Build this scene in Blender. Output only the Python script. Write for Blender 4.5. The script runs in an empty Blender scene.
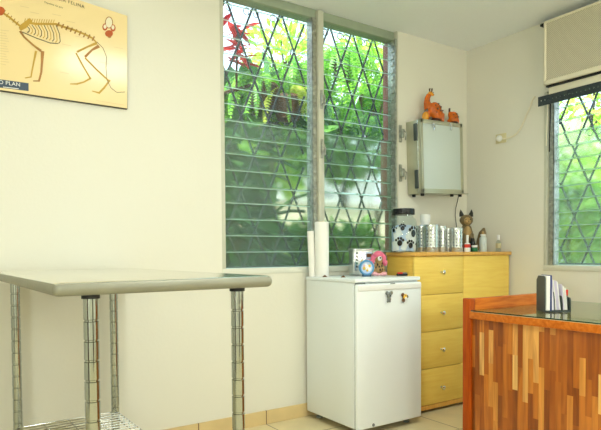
import bpy, bmesh, math, random
from mathutils import Vector, Matrix
R = math.radians
PI = math.pi
S = bpy.context.scene
COL = S.collection

# ------------------------------------------------------------------ camera
YAW, PITCH, ROLL, FPX, CX, CY = R(33.817), R(-1.669), R(-.390), 561.13, 300.5, 268.97
CAM = Vector((-3.504, -2.9075, 1.03))
FW = Vector((math.sin(YAW)*math.cos(PITCH), math.cos(YAW)*math.cos(PITCH), math.sin(PITCH)))
_r = Vector((math.cos(YAW), -math.sin(YAW), 0)); _u = _r.cross(FW)
RT = math.cos(ROLL)*_r + math.sin(ROLL)*_u
UP = -math.sin(ROLL)*_r + math.cos(ROLL)*_u
cam_d = bpy.data.cameras.new('camera'); cam = bpy.data.objects.new('camera', cam_d); COL.objects.link(cam)
cam_d.sensor_width = 36; cam_d.lens = 36*FPX/601; cam_d.shift_y = (CY-215)/601
cam_d.clip_start = .02
m = Matrix((RT, UP, -FW)).transposed().to_4x4(); m.translation = CAM
cam.matrix_world = m
S.camera = cam

def on(ax, val, x, y):
    """world point where the sight line of photo pixel (x, y) meets the plane axis=val"""
    d = FW + (x-CX)/FPX*RT - (y-CY)/FPX*UP
    t = (val-CAM[ax])/d[ax]
    return CAM + t*d

# ------------------------------------------------------------------ materials
def lin(c):
    return tuple((v/255/12.92 if v/255 <= .04045 else ((v/255+.055)/1.055)**2.4) for v in c)
MATS = {}
def mat(name, col, rough=.5, metal=0., trans=0., ior=1.45, coat=0., emit=0., noise=None, bump=None, alpha=None, spec=.5):
    """col in sRGB 0-255; noise=(scale, amount) mottles the colour; bump=(scale, strength)"""
    m = bpy.data.materials.new(name); m.use_nodes = True; MATS[name] = m
    nt = m.node_tree; b = nt.nodes['Principled BSDF']
    b.inputs['Base Color'].default_value = (*lin(col), 1)
    b.inputs['Roughness'].default_value = rough
    b.inputs['Metallic'].default_value = metal
    b.inputs['Transmission Weight'].default_value = trans
    b.inputs['IOR'].default_value = ior
    b.inputs['Coat Weight'].default_value = coat
    b.inputs['Specular IOR Level'].default_value = spec
    if noise or bump:
        tc = nt.nodes.new('ShaderNodeTexCoord')
    if noise:
        n = nt.nodes.new('ShaderNodeTexNoise'); n.inputs['Scale'].default_value = noise[0]; n.inputs['Detail'].default_value = 5
        nt.links.new(tc.outputs['Object'], n.inputs['Vector'])
        mx = nt.nodes.new('ShaderNodeMix'); mx.data_type = 'RGBA'
        a = noise[1]; c = lin(col)
        mx.inputs['A'].default_value = (*[max(0, v*(1-a)) for v in c], 1)
        mx.inputs['B'].default_value = (*[min(1, v*(1+a)) for v in c], 1)
        nt.links.new(n.outputs['Fac'], mx.inputs['Factor']); nt.links.new(mx.outputs['Result'], b.inputs['Base Color'])
    if bump:
        n = nt.nodes.new('ShaderNodeTexNoise'); n.inputs['Scale'].default_value = bump[0]; n.inputs['Detail'].default_value = 6
        nt.links.new(tc.outputs['Object'], n.inputs['Vector'])
        bp = nt.nodes.new('ShaderNodeBump'); bp.inputs['Strength'].default_value = bump[1]; bp.inputs['Distance'].default_value = .01
        nt.links.new(n.outputs['Fac'], bp.inputs['Height']); nt.links.new(bp.outputs['Normal'], b.inputs['Normal'])
    return m

def ramp(nt, stops, interp='LINEAR'):
    r = nt.nodes.new('ShaderNodeValToRGB'); e = r.color_ramp.elements; r.color_ramp.interpolation = interp
    while len(e) < len(stops): e.new(.5)
    for el, (p, c) in zip(e, stops): el.position = p; el.color = (*lin(c), 1)
    return r

mat('wall_paint', (234, 231, 216), .75, noise=(1.3, .03), bump=(60, .06))
mat('ceiling_paint', (246, 250, 250), .85, noise=(2, .03), bump=(90, .25))
mat('frame_paint', (205, 205, 186), .5, noise=(9, .12))
mat('header_paint', (160, 172, 150), .5, noise=(14, .15))
mat('sill_paint', (226, 226, 212), .55)
mat('aluminium', (168, 170, 158), .35, .6, noise=(45, .65))
mat('dark_iron', (52, 62, 66), .55, .2)
mat('chrome', (225, 228, 230), .08, 1)
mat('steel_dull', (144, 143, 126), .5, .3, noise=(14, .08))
mat('post_chrome', (170, 176, 172), .1, 1)
mat('steel_brushed', (232, 231, 224), .2, 1, noise=(8, .05))
mat('rubber_black', (22, 24, 24), .6)
mat('fridge_white', (240, 246, 246), .32)
mat('fridge_side', (238, 243, 243), .4, bump=(300, .04))
mat('gasket', (120, 124, 124), .6)
mat('grey_plastic', (120, 126, 124), .5)
mat('white_plastic', (240, 240, 236), .4)
mat('paper_white', (246, 244, 238), .9, bump=(120, .15))
mat('paper_lilac', (222, 214, 232), .85)
mat('blue_cover', (38, 52, 120), .4)
mat('holder_grey', (70, 78, 76), .4)
mat('poster_cream', (246, 222, 166), .17, coat=.0, noise=(2.5, .05))
mat('board_edge', (70, 62, 44), .6)
mat('print_brown', (176, 122, 58), .5)
mat('print_ochre', (202, 160, 58), .5)
mat('print_dark', (92, 76, 50), .5)
mat('print_rust', (196, 92, 30), .5)
mat('print_pale', (236, 226, 196), .5)
mat('print_faint', (224, 200, 150), .5)
mat('print_slate', (66, 82, 100), .4)
mat('print_white', (240, 240, 236), .5)
mat('amber_glaze', (226, 96, 10), .2, coat=.3, noise=(60, .75))
mat('amber_light', (246, 158, 40), .15, coat=.6, noise=(40, .3))
mat('amber_dark', (70, 30, 12), .25, coat=.5)
mat('cat_brown', (116, 98, 66), .5, noise=(30, .35))
mat('cat_tan', (172, 140, 88), .5, noise=(30, .15))
mat('cat_dark', (44, 42, 36), .5)
mat('pink_hair', (238, 120, 150), .7, bump=(160, .6))
mat('pink_pale', (244, 178, 186), .5)
mat('black_gloss', (20, 22, 24), .25)
mat('black_matte', (28, 28, 28), .6)
mat('white_gloss', (244, 244, 240), .2)
mat('blue_rim', (92, 158, 206), .3)
mat('blue_dark', (52, 92, 124), .4)
mat('yellow_paint', (234, 190, 70), .4)
mat('red_paint', (214, 52, 36), .35)
mat('green_paint', (28, 110, 70), .35)
mat('brown_paint', (110, 72, 40), .5)
mat('beige_plastic', (238, 230, 204), .45)
mat('cream_plate', (214, 204, 160), .5)
mat('steel_panel', (186, 186, 162), .32, .45, noise=(20, .08))
mat('tin_metal', (206, 210, 206), .24, .8, noise=(30, .12))
mat('opal_panel', (208, 218, 212), .3)
mat('pale_blue', (196, 212, 236), .6, noise=(26, .15))
mat('ground_earth', (110, 104, 78), .9, noise=(3, .3))
mat('neighbour_wall', (232, 214, 186), .9, noise=(1.4, .12))
mat('neighbour_trim', (226, 222, 214), .8)
mat('pink_post', (170, 112, 104), .8, noise=(6, .15))
mat('bark', (74, 58, 40), .9, noise=(20, .3))
mat('roof_sheet', (196, 204, 208), .6)
mat('pot_clay', (88, 62, 46), .8)

def wood(name, c1, c2, scale, rough=.4, coat=.1, axis='X'):
    m = mat(name, c1, rough, coat=coat, spec=.22); nt = m.node_tree; b = nt.nodes['Principled BSDF']
    tc = nt.nodes.new('ShaderNodeTexCoord'); mp = nt.nodes.new('ShaderNodeMapping')
    mp.inputs['Scale'].default_value = scale
    n = nt.nodes.new('ShaderNodeTexNoise'); n.inputs['Scale'].default_value = 5; n.inputs['Detail'].default_value = 7; n.inputs['Distortion'].default_value = .6
    r = ramp(nt, [(.3, c1), (.7, c2)])
    nt.links.new(tc.outputs['Object'], mp.inputs['Vector']); nt.links.new(mp.outputs['Vector'], n.inputs['Vector'])
    nt.links.new(n.outputs['Fac'], r.inputs['Fac']); nt.links.new(r.outputs['Color'], b.inputs['Base Color'])
    return m
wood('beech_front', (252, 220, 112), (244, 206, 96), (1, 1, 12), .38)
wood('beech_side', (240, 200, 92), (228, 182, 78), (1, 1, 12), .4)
wood('beech_edge', (236, 184, 96), (222, 166, 78), (12, 1, 1), .35)
wood('teak_trim', (216, 124, 40), (188, 92, 20), (1.5, 12, 12), .4, 0.)
wood('teak_post', (184, 84, 14), (150, 58, 6), (12, 12, 1), .4, .0)
wood('teak_top', (226, 180, 124), (204, 152, 96), (2, 14, 2), .3, .3)

def staves():
    """front of the desk: glued upright staves, each its own shade, made in the YZ plane"""
    m = mat('teak_staves', (190, 110, 40), .3, coat=.35); nt = m.node_tree; b = nt.nodes['Principled BSDF']
    N, Lk = nt.nodes.new, nt.links.new
    tc = N('ShaderNodeTexCoord'); sp = N('ShaderNodeSeparateXYZ'); Lk(tc.outputs['Object'], sp.inputs[0])
    def M(op, a, c=None, d=None):
        n = N('ShaderNodeMath'); n.operation = op
        for k, v in enumerate((a, c, d)):
            if v is None: continue
            if isinstance(v, (int, float)): n.inputs[k].default_value = v
            else: Lk(v, n.inputs[k])
        return n.outputs[0]
    colx = M('FLOOR', M('DIVIDE', sp.outputs['Y'], .026))
    wn = N('ShaderNodeTexWhiteNoise'); wn.noise_dimensions = '1D'; Lk(colx, wn.inputs['W'])
    zz = M('DIVIDE', M('ADD', sp.outputs['Z'], M('MULTIPLY', wn.outputs['Value'], 3.)), .24)
    # rows of uneven length: warp
    zz2 = M('ADD', zz, M('MULTIPLY', M('SINE', M('MULTIPLY', zz, 2.3)), .28))
    row = M('FLOOR', zz2)
    cb = N('ShaderNodeCombineXYZ'); Lk(colx, cb.inputs[0]); Lk(row, cb.inputs[1])
    w2 = N('ShaderNodeTexWhiteNoise'); w2.noise_dimensions = '2D'; Lk(cb.outputs[0], w2.inputs['Vector'])
    r = ramp(nt, [(0, (138, 68, 14)), (.3, (176, 94, 24)), (.6, (206, 124, 42)), (.82, (226, 156, 70)), (1, (240, 194, 118))])
    Lk(w2.outputs['Value'], r.inputs['Fac'])
    mp = N('ShaderNodeMapping'); mp.inputs['Scale'].default_value = (9, 16, 1.6); Lk(tc.outputs['Object'], mp.inputs['Vector'])
    ad = N('ShaderNodeVectorMath'); ad.operation = 'ADD'; Lk(mp.outputs[0], ad.inputs[0]); Lk(w2.outputs['Color'], ad.inputs[1])
    sc = N('ShaderNodeVectorMath'); sc.operation = 'SCALE'; sc.inputs['Scale'].default_value = 1; Lk(ad.outputs[0], sc.inputs[0])
    n = N('ShaderNodeTexNoise'); n.inputs['Scale'].default_value = 1.6; n.inputs['Detail'].default_value = 4; n.inputs['Distortion'].default_value = 1.2
    Lk(sc.outputs[0], n.inputs['Vector'])
    r2 = ramp(nt, [(.35, (120, 56, 12)), (.62, (255, 255, 255))]); Lk(n.outputs['Fac'], r2.inputs['Fac'])
    mx = N('ShaderNodeMix'); mx.data_type = 'RGBA'; mx.blend_type = 'MULTIPLY'; mx.inputs['Factor'].default_value = .45
    Lk(r.outputs[0], mx.inputs['A']); Lk(r2.outputs[0], mx.inputs['B']); Lk(mx.outputs['Result'], b.inputs['Base Color'])
staves()

def tiles(name, c, grout, size, off, rough=.3, gw=.006, zgrout=False):
    m = mat(name, c, rough); nt = m.node_tree; b = nt.nodes['Principled BSDF']
    N, Lk = nt.nodes.new, nt.links.new
    tc = N('ShaderNodeTexCoord'); sp = N('ShaderNodeSeparateXYZ'); Lk(tc.outputs['Object'], sp.inputs[0])
    def M(op, a, c=None):
        n = N('ShaderNodeMath'); n.operation = op
        for k, v in enumerate((a, c)):
            if v is None: continue
            if isinstance(v, (int, float)): n.inputs[k].default_value = v
            else: Lk(v, n.inputs[k])
        return n.outputs[0]
    gs = []
    for ax, o in zip(('X', 'Y'), off):
        if o is None: continue
        f = M('FRACT', M('DIVIDE', M('SUBTRACT', sp.outputs[ax], o-50*size), size))
        gs.append(M('MINIMUM', f, M('SUBTRACT', 1., f)))
    g = gs[0] if len(gs) == 1 else M('MINIMUM', *gs)
    k = M('LESS_THAN', g, gw/size/2)
    n = N('ShaderNodeTexNoise'); n.inputs['Scale'].default_value = 6; n.inputs['Detail'].default_value = 6; Lk(tc.outputs['Object'], n.inputs['Vector'])
    r = ramp(nt, [(.3, tuple(v*.94 for v in c)), (.7, c)]); Lk(n.outputs['Fac'], r.inputs['Fac'])
    mx = N('ShaderNodeMix'); mx.data_type = 'RGBA'; Lk(k, mx.inputs['Factor']); Lk(r.outputs[0], mx.inputs['A']); mx.inputs['B'].default_value = (*lin(grout), 1)
    Lk(mx.outputs['Result'], b.inputs['Base Color'])
tiles('floor_tile', (236, 220, 176), (120, 104, 72), .437, (-1.818, -.30))
tiles('base_tile', (230, 204, 148), (110, 84, 52), .437, (-1.818, None), .35)

def hatch():
    m = mat('ac_grille', (214, 206, 186), .6); nt = m.node_tree; b = nt.nodes['Principled BSDF']
    tc = nt.nodes.new('ShaderNodeTexCoord'); mp = nt.nodes.new('ShaderNodeMapping'); mp.inputs['Rotation'].default_value = (R(38), 0, 0)
    w = nt.nodes.new('ShaderNodeTexWave'); w.bands_direction = 'Z'; w.inputs['Scale'].default_value = 30
    nt.links.new(tc.outputs['Object'], mp.inputs[0]); nt.links.new(mp.outputs[0], w.inputs['Vector'])
    r = ramp(nt, [(.2, (196, 187, 160)), (.8, (240, 232, 208))]); nt.links.new(w.outputs['Fac'], r.inputs['Fac'])
    nt.links.new(r.outputs[0], b.inputs['Base Color'])
    bp = nt.nodes.new('ShaderNodeBump'); bp.inputs['Distance'].default_value = .004; nt.links.new(w.outputs['Fac'], bp.inputs['Height']); nt.links.new(bp.outputs[0], b.inputs['Normal'])
hatch()

def schlick(nt, solid=False, f0=.04):
    N, Lk = nt.nodes.new, nt.links.new
    lw = N('ShaderNodeLayerWeight'); lw.inputs['Blend'].default_value = .5
    p = N('ShaderNodeMath'); p.operation = 'POWER'; Lk(lw.outputs['Facing'], p.inputs[0]); p.inputs[1].default_value = 5
    a = N('ShaderNodeMath'); a.operation = 'MULTIPLY_ADD'; Lk(p.outputs[0], a.inputs[0]); a.inputs[1].default_value = 1-f0; a.inputs[2].default_value = f0
    if not solid: return a
    g = N('ShaderNodeNewGeometry'); s1 = N('ShaderNodeMath'); s1.operation = 'SUBTRACT'; s1.inputs[0].default_value = 1; Lk(g.outputs['Backfacing'], s1.inputs[1])
    m_ = N('ShaderNodeMath'); m_.operation = 'MULTIPLY'; Lk(a.outputs[0], m_.inputs[0]); Lk(s1.outputs[0], m_.inputs[1]); return m_
def clear_glass(name, tint, solid=False, haze=0.):
    m = bpy.data.materials.new(name); m.use_nodes = True; MATS[name] = m; nt = m.node_tree; nt.nodes.clear()
    N, Lk = nt.nodes.new, nt.links.new
    o = N('ShaderNodeOutputMaterial'); t = N('ShaderNodeBsdfTransparent'); t.inputs[0].default_value = (*lin(tint), 1)
    g = N('ShaderNodeBsdfGlossy'); g.inputs['Roughness'].default_value = .02
    f = schlick(nt, solid)
    mx = N('ShaderNodeMixShader'); Lk(f.outputs[0], mx.inputs[0]); Lk(t.outputs[0], mx.inputs[1]); Lk(g.outputs[0], mx.inputs[2])
    last = mx
    if haze:
        d = N('ShaderNodeBsdfTranslucent'); d.inputs[0].default_value = (.85, .9, .88, 1)
        m2 = N('ShaderNodeMixShader'); m2.inputs[0].default_value = haze; Lk(mx.outputs[0], m2.inputs[1]); Lk(d.outputs[0], m2.inputs[2]); last = m2
    Lk(last.outputs[0], o.inputs[0]); return m
clear_glass('slat_clear', (238, 248, 246), haze=.05)
clear_glass('glass_clear', (240, 246, 246), True)

def frosted():
    """obscure glass of the lower louvres: rough transmission, patchy"""
    m = bpy.data.materials.new('slat_frosted'); m.use_nodes = True; MATS['slat_frosted'] = m; nt = m.node_tree; nt.nodes.clear()
    N, Lk = nt.nodes.new, nt.links.new
    o = N('ShaderNodeOutputMaterial')
    g = N('ShaderNodeBsdfRefraction'); g.inputs['Roughness'].default_value = .26; g.inputs['IOR'].default_value = 1.12; g.inputs['Color'].default_value = (*lin((226, 240, 230)), 1)
    t = N('ShaderNodeBsdfTransparent'); t.inputs[0].default_value = (*lin((226, 240, 230)), 1)
    tr = N('ShaderNodeBsdfTranslucent'); tr.inputs[0].default_value = (.62, .84, .6, 1)
    df = N('ShaderNodeBsdfDiffuse'); df.inputs[0].default_value = (*lin((190, 205, 190)), 1)
    gl = N('ShaderNodeBsdfGlossy'); gl.inputs['Roughness'].default_value = .12
    fr = schlick(nt)
    def mix(f, a, b):
        x = N('ShaderNodeMixShader')
        if isinstance(f, float): x.inputs[0].default_value = f
        else: Lk(f, x.inputs[0])
        Lk(a.outputs[0], x.inputs[1]); Lk(b.outputs[0], x.inputs[2]); return x
    a = mix(.12, g, t); a = mix(.2, a, tr); a = mix(.03, a, df); a = mix(fr.outputs[0], a, gl)
    Lk(a.outputs[0], o.inputs[0])
frosted()
mat('slat_edge', (214, 236, 236), .2, spec=.6)
mat('glass_edge', (30, 62, 52), .2)

def desk_glass():
    m = bpy.data.materials.new('desk_glass'); m.use_nodes = True; MATS['desk_glass'] = m; nt = m.node_tree; nt.nodes.clear()
    N, Lk = nt.nodes.new, nt.links.new
    o = N('ShaderNodeOutputMaterial'); t = N('ShaderNodeBsdfTransparent'); t.inputs[0].default_value = (*lin((232, 244, 236)), 1)
    g = N('ShaderNodeBsdfGlossy'); g.inputs['Roughness'].default_value = .03
    f = schlick(nt, True)
    mx = N('ShaderNodeMixShader'); Lk(f.outputs[0], mx.inputs[0]); Lk(t.outputs[0], mx.inputs[1]); Lk(g.outputs[0], mx.inputs[2]); Lk(mx.outputs[0], o.inputs[0])
desk_glass()

def leaf(name, c1, c2, trans=.45):
    m = bpy.data.materials.new(name); m.use_nodes = True; MATS[name] = m; nt = m.node_tree; nt.nodes.clear()
    N, Lk = nt.nodes.new, nt.links.new
    o = N('ShaderNodeOutputMaterial'); g = N('ShaderNodeNewGeometry')
    r = ramp(nt, [(0, c1), (1, c2)]); Lk(g.outputs['Random Per Island'], r.inputs['Fac'])
    p = N('ShaderNodeBsdfPrincipled'); p.inputs['Roughness'].default_value = .45; Lk(r.outputs[0], p.inputs['Base Color'])
    t = N('ShaderNodeBsdfTranslucent'); Lk(r.outputs[0], t.inputs[0])
    mx = N('ShaderNodeMixShader'); mx.inputs[0].default_value = trans; Lk(p.outputs[0], mx.inputs[1]); Lk(t.outputs[0], mx.inputs[2]); Lk(mx.outputs[0], o.inputs[0])
leaf('leaf_fern', (70, 150, 40), (150, 214, 70))
leaf('leaf_yellow', (170, 196, 56), (206, 216, 96), .4)
leaf('leaf_mid', (70, 132, 52), (146, 198, 92))
leaf('leaf_dark', (30, 78, 40), (78, 132, 64), .35)
leaf('leaf_lime', (158, 218, 56), (222, 246, 116), .55)
leaf('leaf_pale', (176, 206, 140), (222, 236, 190), .5)
leaf('leaf_red', (150, 28, 40), (206, 62, 60), .4)

# ------------------------------------------------------------------ mesh builder (world coordinates)
class MB:
    def __init__(s): s.bm = bmesh.new(); s.mi = 0; s.names = []
    def use(s, name):
        if name not in s.names: s.names.append(name)
        s.mi = s.names.index(name); return s
    def _tag(s, n0):
        s.bm.faces.ensure_lookup_table()
        for f in s.bm.faces[n0:]: f.material_index = s.mi
    def box(s, c, d, rot=None, bevel=0, seg=2):
        n0 = len(s.bm.faces)
        M_ = Matrix.Translation(c) @ ((rot or Matrix.Identity(3)).to_4x4()) @ Matrix.Diagonal((*d, 1))
        if bevel:
            t = bmesh.new(); bmesh.ops.create_cube(t, size=1, matrix=M_)
            bmesh.ops.bevel(t, geom=t.edges[:], offset=bevel, segments=seg, profile=.5, affect='EDGES')
            me = bpy.data.meshes.new('t'); t.to_mesh(me); t.free(); s.bm.from_mesh(me); bpy.data.meshes.remove(me)
        else: bmesh.ops.create_cube(s.bm, size=1, matrix=M_)
        s._tag(n0); return s
    def bb(s, x0, x1, y0, y1, z0, z1, bevel=0, seg=2):
        return s.box(((x0+x1)/2, (y0+y1)/2, (z0+z1)/2), (abs(x1-x0), abs(y1-y0), abs(z1-z0)), None, bevel, seg)
    def tube(s, pts, r, seg=10, cap=True):
        n0 = len(s.bm.faces); pts = [Vector(p) for p in pts]; rs = r if isinstance(r, (list, tuple)) else [r]*len(pts)
        rings = []; prev = None
        for i, p in enumerate(pts):
            d = (pts[min(i+1, len(pts)-1)] - pts[max(i-1, 0)])
            d = d.normalized() if d.length > 1e-9 else Vector((0, 0, 1))
            a = prev - d*prev.dot(d) if prev is not None else None
            if a is None or a.length < 1e-4: a = d.orthogonal()
            a.normalize(); prev = a; b = d.cross(a)
            rings.append([s.bm.verts.new(p + rs[i]*(math.cos(2*PI*k/seg)*a + math.sin(2*PI*k/seg)*b)) for k in range(seg)])
        for A, B in zip(rings, rings[1:]):
            for k in range(seg): s.bm.faces.new((A[k], A[(k+1) % seg], B[(k+1) % seg], B[k]))
        if cap:
            s.bm.faces.new(rings[0][::-1]); s.bm.faces.new(rings[-1])
        s._tag(n0); return s
    def lathe(s, prof, c, seg=24, squash=1., ax=None, sides=None):
        """prof: (radius, height) pairs; ax: rotation matrix for the axis"""
        n0 = len(s.bm.faces); A = ax or Matrix.Identity(3); c = Vector(c); rings = []
        for r, z in prof:
            if r < 1e-6: rings.append([s.bm.verts.new(c + A @ Vector((0, 0, z)))])
            else: rings.append([s.bm.verts.new(c + A @ Vector((r*math.cos(2*PI*k/seg), squash*r*math.sin(2*PI*k/seg), z))) for k in range(seg)])
        for P, Q in zip(rings, rings[1:]):
            for k in range(seg):
                k2 = (k+1) % seg
                f = [P[k % len(P)], P[k2 % len(P)], Q[k2 % len(Q)], Q[k % len(Q)]]
                f = [v for i, v in enumerate(f) if v not in f[:i]]
                if len(f) > 2: s.bm.faces.new(f)
        for rg, rev in ((rings[0], True), (rings[-1], False)):
            if len(rg) > 1: s.bm.faces.new(rg[::-1] if rev else rg)
        s._tag(n0); return s
    def ball(s, c, r, rot=None, seg=16):
        n0 = len(s.bm.faces); r = r if isinstance(r, (list, tuple)) else (r, r, r)
        M_ = Matrix.Translation(c) @ ((rot or Matrix.Identity(3)).to_4x4()) @ Matrix.Diagonal((*r, 1))
        bmesh.ops.create_uvsphere(s.bm, u_segments=seg, v_segments=max(6, seg//2+2), radius=1, matrix=M_)
        s._tag(n0); return s
    def slab(s, poly, off):
        """polygon (3-D points) given the thickness vector off"""
        n0 = len(s.bm.faces); off = Vector(off)
        a = [s.bm.verts.new(Vector(p)) for p in poly]; b = [s.bm.verts.new(Vector(p)+off) for p in poly]
        s.bm.faces.new(a); s.bm.faces.new(b[::-1]); n = len(a)
        for i in range(n): s.bm.faces.new((a[i], b[i], b[(i+1) % n], a[(i+1) % n]))
        s._tag(n0); return s
    def ribbon(s, pts, w, n, lift=.0006):
        """flat printed stroke along pts, facing n"""
        n0 = len(s.bm.faces); n = Vector(n); pts = [Vector(p)+n*lift for p in pts]; L = []
        ws = [v*.8 for v in (w if isinstance(w, (list, tuple)) else [w]*len(pts))]
        for i, p in enumerate(pts):
            d = (pts[min(i+1, len(pts)-1)]-pts[max(i-1, 0)]).normalized(); q = d.cross(n)*ws[i]/2
            L.append((s.bm.verts.new(p+q), s.bm.verts.new(p-q)))
        for (a, b), (c, d) in zip(L, L[1:]): s.bm.faces.new((a, b, d, c))
        s._tag(n0); return s
    def quad(s, *p):
        n0 = len(s.bm.faces); s.bm.faces.new([s.bm.verts.new(Vector(q)) for q in p]); s._tag(n0); return s
    def build(s, name, parent=None, smooth=True, remesh=0, fixn=True):
        bm = s.bm
        if fixn: bmesh.ops.recalc_face_normals(bm, faces=bm.faces[:])
        if parent is not None: bm.transform(parent_world(parent).inverted())
        me = bpy.data.meshes.new(name); bm.to_mesh(me); bm.free()
        for n in s.names: me.materials.append(MATS[n])
        if smooth:
            me.shade_smooth()
            me.set_sharp_from_angle(angle=R(38))
        o = bpy.data.objects.new(name, me); COL.objects.link(o)
        if parent is not None: o.parent = parent
        if remesh:
            r = o.modifiers.new('fuse', 'REMESH'); r.mode = 'VOXEL'; r.voxel_size = remesh; r.use_smooth_shade = True
            sm = o.modifiers.new('soften', 'SMOOTH'); sm.factor = .5; sm.iterations = 4
        return o

def parent_world(p):
    M_ = p.matrix_basis.copy()
    while p.parent is not None:
        p = p.parent; M_ = p.matrix_basis @ M_
    return M_
def part(mb, mname, name, parent, **k): return mb.build(name, parent, **k)
def tag(o, label=None, cat=None, group=None, kind=None):
    for k, v in (('label', label), ('category', cat), ('group', group), ('kind', kind)):
        if v: o[k] = v
    return o
def thing(name, label, cat, loc, rz=0, group=None):
    o = bpy.data.objects.new(name, None); COL.objects.link(o); o.empty_display_size = .05
    o.location = loc; o.rotation_euler = (0, 0, rz); return tag(o, label, cat, group)
def rz3(a): return Matrix.Rotation(a, 3, 'Z')
def text_mesh(mb, txt, size, origin, ux, uz, extr=0., spacing=1., align='LEFT'):
    c = bpy.data.curves.new('t', 'FONT'); c.body = txt; c.size = size; c.space_character = spacing; c.align_x = align; c.extrude = extr
    o = bpy.data.objects.new('t', c); COL.objects.link(o); dg = bpy.context.evaluated_depsgraph_get()
    me = bpy.data.meshes.new_from_object(o.evaluated_get(dg)); 
    ux = Vector(ux).normalized(); uz = Vector(uz).normalized(); n = ux.cross(uz)
    M_ = Matrix((ux, uz, n)).transposed().to_4x4(); M_.translation = Vector(origin)
    me.transform(M_); me.materials.clear()
    n0 = len(mb.bm.faces); mb.bm.from_mesh(me); mb._tag(n0)
    bpy.data.objects.remove(o); bpy.data.curves.remove(c); bpy.data.meshes.remove(me)

# ------------------------------------------------------------------ room shell
H = 2.57
XL, YF = -5.4, -5.2           # far ends of the room, behind the camera
def struct(mb, name, **k): return tag(mb.build(name, **k), kind='structure')
struct(MB().use('floor_tile').bb(XL-.15, .15, YF-.15, .15, -.12, 0), 'floor', smooth=False)
struct(MB().use('ceiling_paint').bb(XL-.15, .15, YF-.15, .15, H, H+.14), 'ceiling', smooth=False)
WX0, WX1, WZ0, WZ1 = -2.093, -.724, .925, H      # opening in the back wall
w = MB().use('wall_paint')
w.bb(XL-.15, WX0, 0, .15, 0, H).bb(WX1, .15, 0, .15, 0, H).bb(WX0, WX1, 0, .15, 0, WZ0)
struct(w, 'wall_back', smooth=False)
VY0, VY1, VZ0, VZ1 = -2.45, -.652, .92, 2.10       # opening in the right wall
w = MB().use('wall_paint')
w.bb(0, .15, VY1, 0, 0, H).bb(0, .15, YF-.15, VY0, 0, H).bb(0, .15, VY0, VY1, 0, VZ0).bb(0, .15, VY0, VY1, VZ1, H)
struct(w, 'wall_right', smooth=False)
struct(MB().use('wall_paint').bb(XL-.15, XL, YF, 0, 0, H), 'wall_left', smooth=False)
struct(MB().use('wall_paint').bb(XL-.15, 0, YF-.15, YF, 0, H), 'wall_front', smooth=False)
struct(MB().use('base_tile').bb(XL, -.012, -.012, 0, 0, .082, .002), 'baseboard_back', smooth=False)
struct(MB().use('base_tile').bb(-.012, 0, YF, 0, 0, .082, .002), 'baseboard_right', smooth=False)

dr_ = bpy.data.objects.new('reflection_panel_1', None); COL.objects.link(dr_); dr_.location = (-2.2, YF, 0); tag(dr_, kind='structure')  # added unseen dark panel, door-shaped, to give the chrome posts dark reflections
MB().use('bark').bb(-2.7, -1.7, YF+.001, YF+.04, 0.001, 2.05, .004).build('reflection_sheet', dr_)
MB().use('frame_paint').bb(-2.76, -2.7, YF+.001, YF+.06, 0.001, 2.11, .003).bb(-1.7, -1.64, YF+.001, YF+.06, 0.001, 2.11, .003).bb(-2.7, -1.7, YF+.001, YF+.06, 2.05, 2.11, .003).build('reflection_surround', dr_)
dr_ = bpy.data.objects.new('reflection_panel_2', None); COL.objects.link(dr_); dr_.location = (XL, -2.6, 0); tag(dr_, kind='structure')  # second added dark panel out of view, for the chrome to reflect
MB().use('bark').bb(XL+.001, XL+.04, -3.1, -2.1, 0.001, 2.05, .004).build('reflection_sheet', dr_)

# ------------------------------------------------------------------ louvre windows
def slat_mesh(axis, a0, a1, c, z0, hgt, tilt, matname):
    """one glass blade; axis 'x' or 'y' is its length; tilt>0 leans its foot outdoors"""
    mb = MB()
    t = .005; L = a1-a0
    out = Vector((0, 1, 0)) if axis == 'x' else Vector((1, 0, 0))
    al = Vector((1, 0, 0)) if axis == 'x' else Vector((0, 1, 0))
    up = Vector((0, 0, 1)); v = (up*math.cos(tilt) - out*math.sin(tilt)); nrm = (out*math.cos(tilt) + up*math.sin(tilt))
    p0 = (Vector((a0, c, z0)) if axis == 'x' else Vector((c, a0, z0)))
    def P(a, b, d): return p0 + al*a + v*b + nrm*d
    e = .0045
    mb.use(matname)
    mb.quad(P(0, e, 0), P(L, e, 0), P(L, hgt, 0), P(0, hgt, 0))
    mb.use('slat_edge')
    mb.slab([P(0, 0, -t/2), P(L, 0, -t/2), P(L, e, -t/2), P(0, e, -t/2)], nrm*t)
    return mb

def channel(mb, axis, a, b, c0, c1, z0, z1, n, pitch):
    """pressed aluminium channel with the pivot clips of the blades"""
    mb.use('aluminium')
    if axis == 'x':
        mb.bb(a, b, c0, c0+.004, z0, z1).bb(a, a+.003, c0, c1, z0, z1).bb(b-.003, b, c0, c1, z0, z1)
        for k in range(n*2):
            z = z0 + (k+.5)*pitch/2
            mb.bb(a+.004, b-.004, c0-.006, c0, z-.014, z+.012, .003, 1)
    else:
        mb.bb(c0, c0+.004, a, b, z0, z1).bb(c0, c1, a, a+.003, z0, z1).bb(c0, c1, b-.003, b, z0, z1)
        for k in range(n*2):
            z = z0 + (k+.5)*pitch/2
            mb.bb(c0-.006, c0, a+.004, b-.004, z-.014, z+.012, .003, 1)

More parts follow.
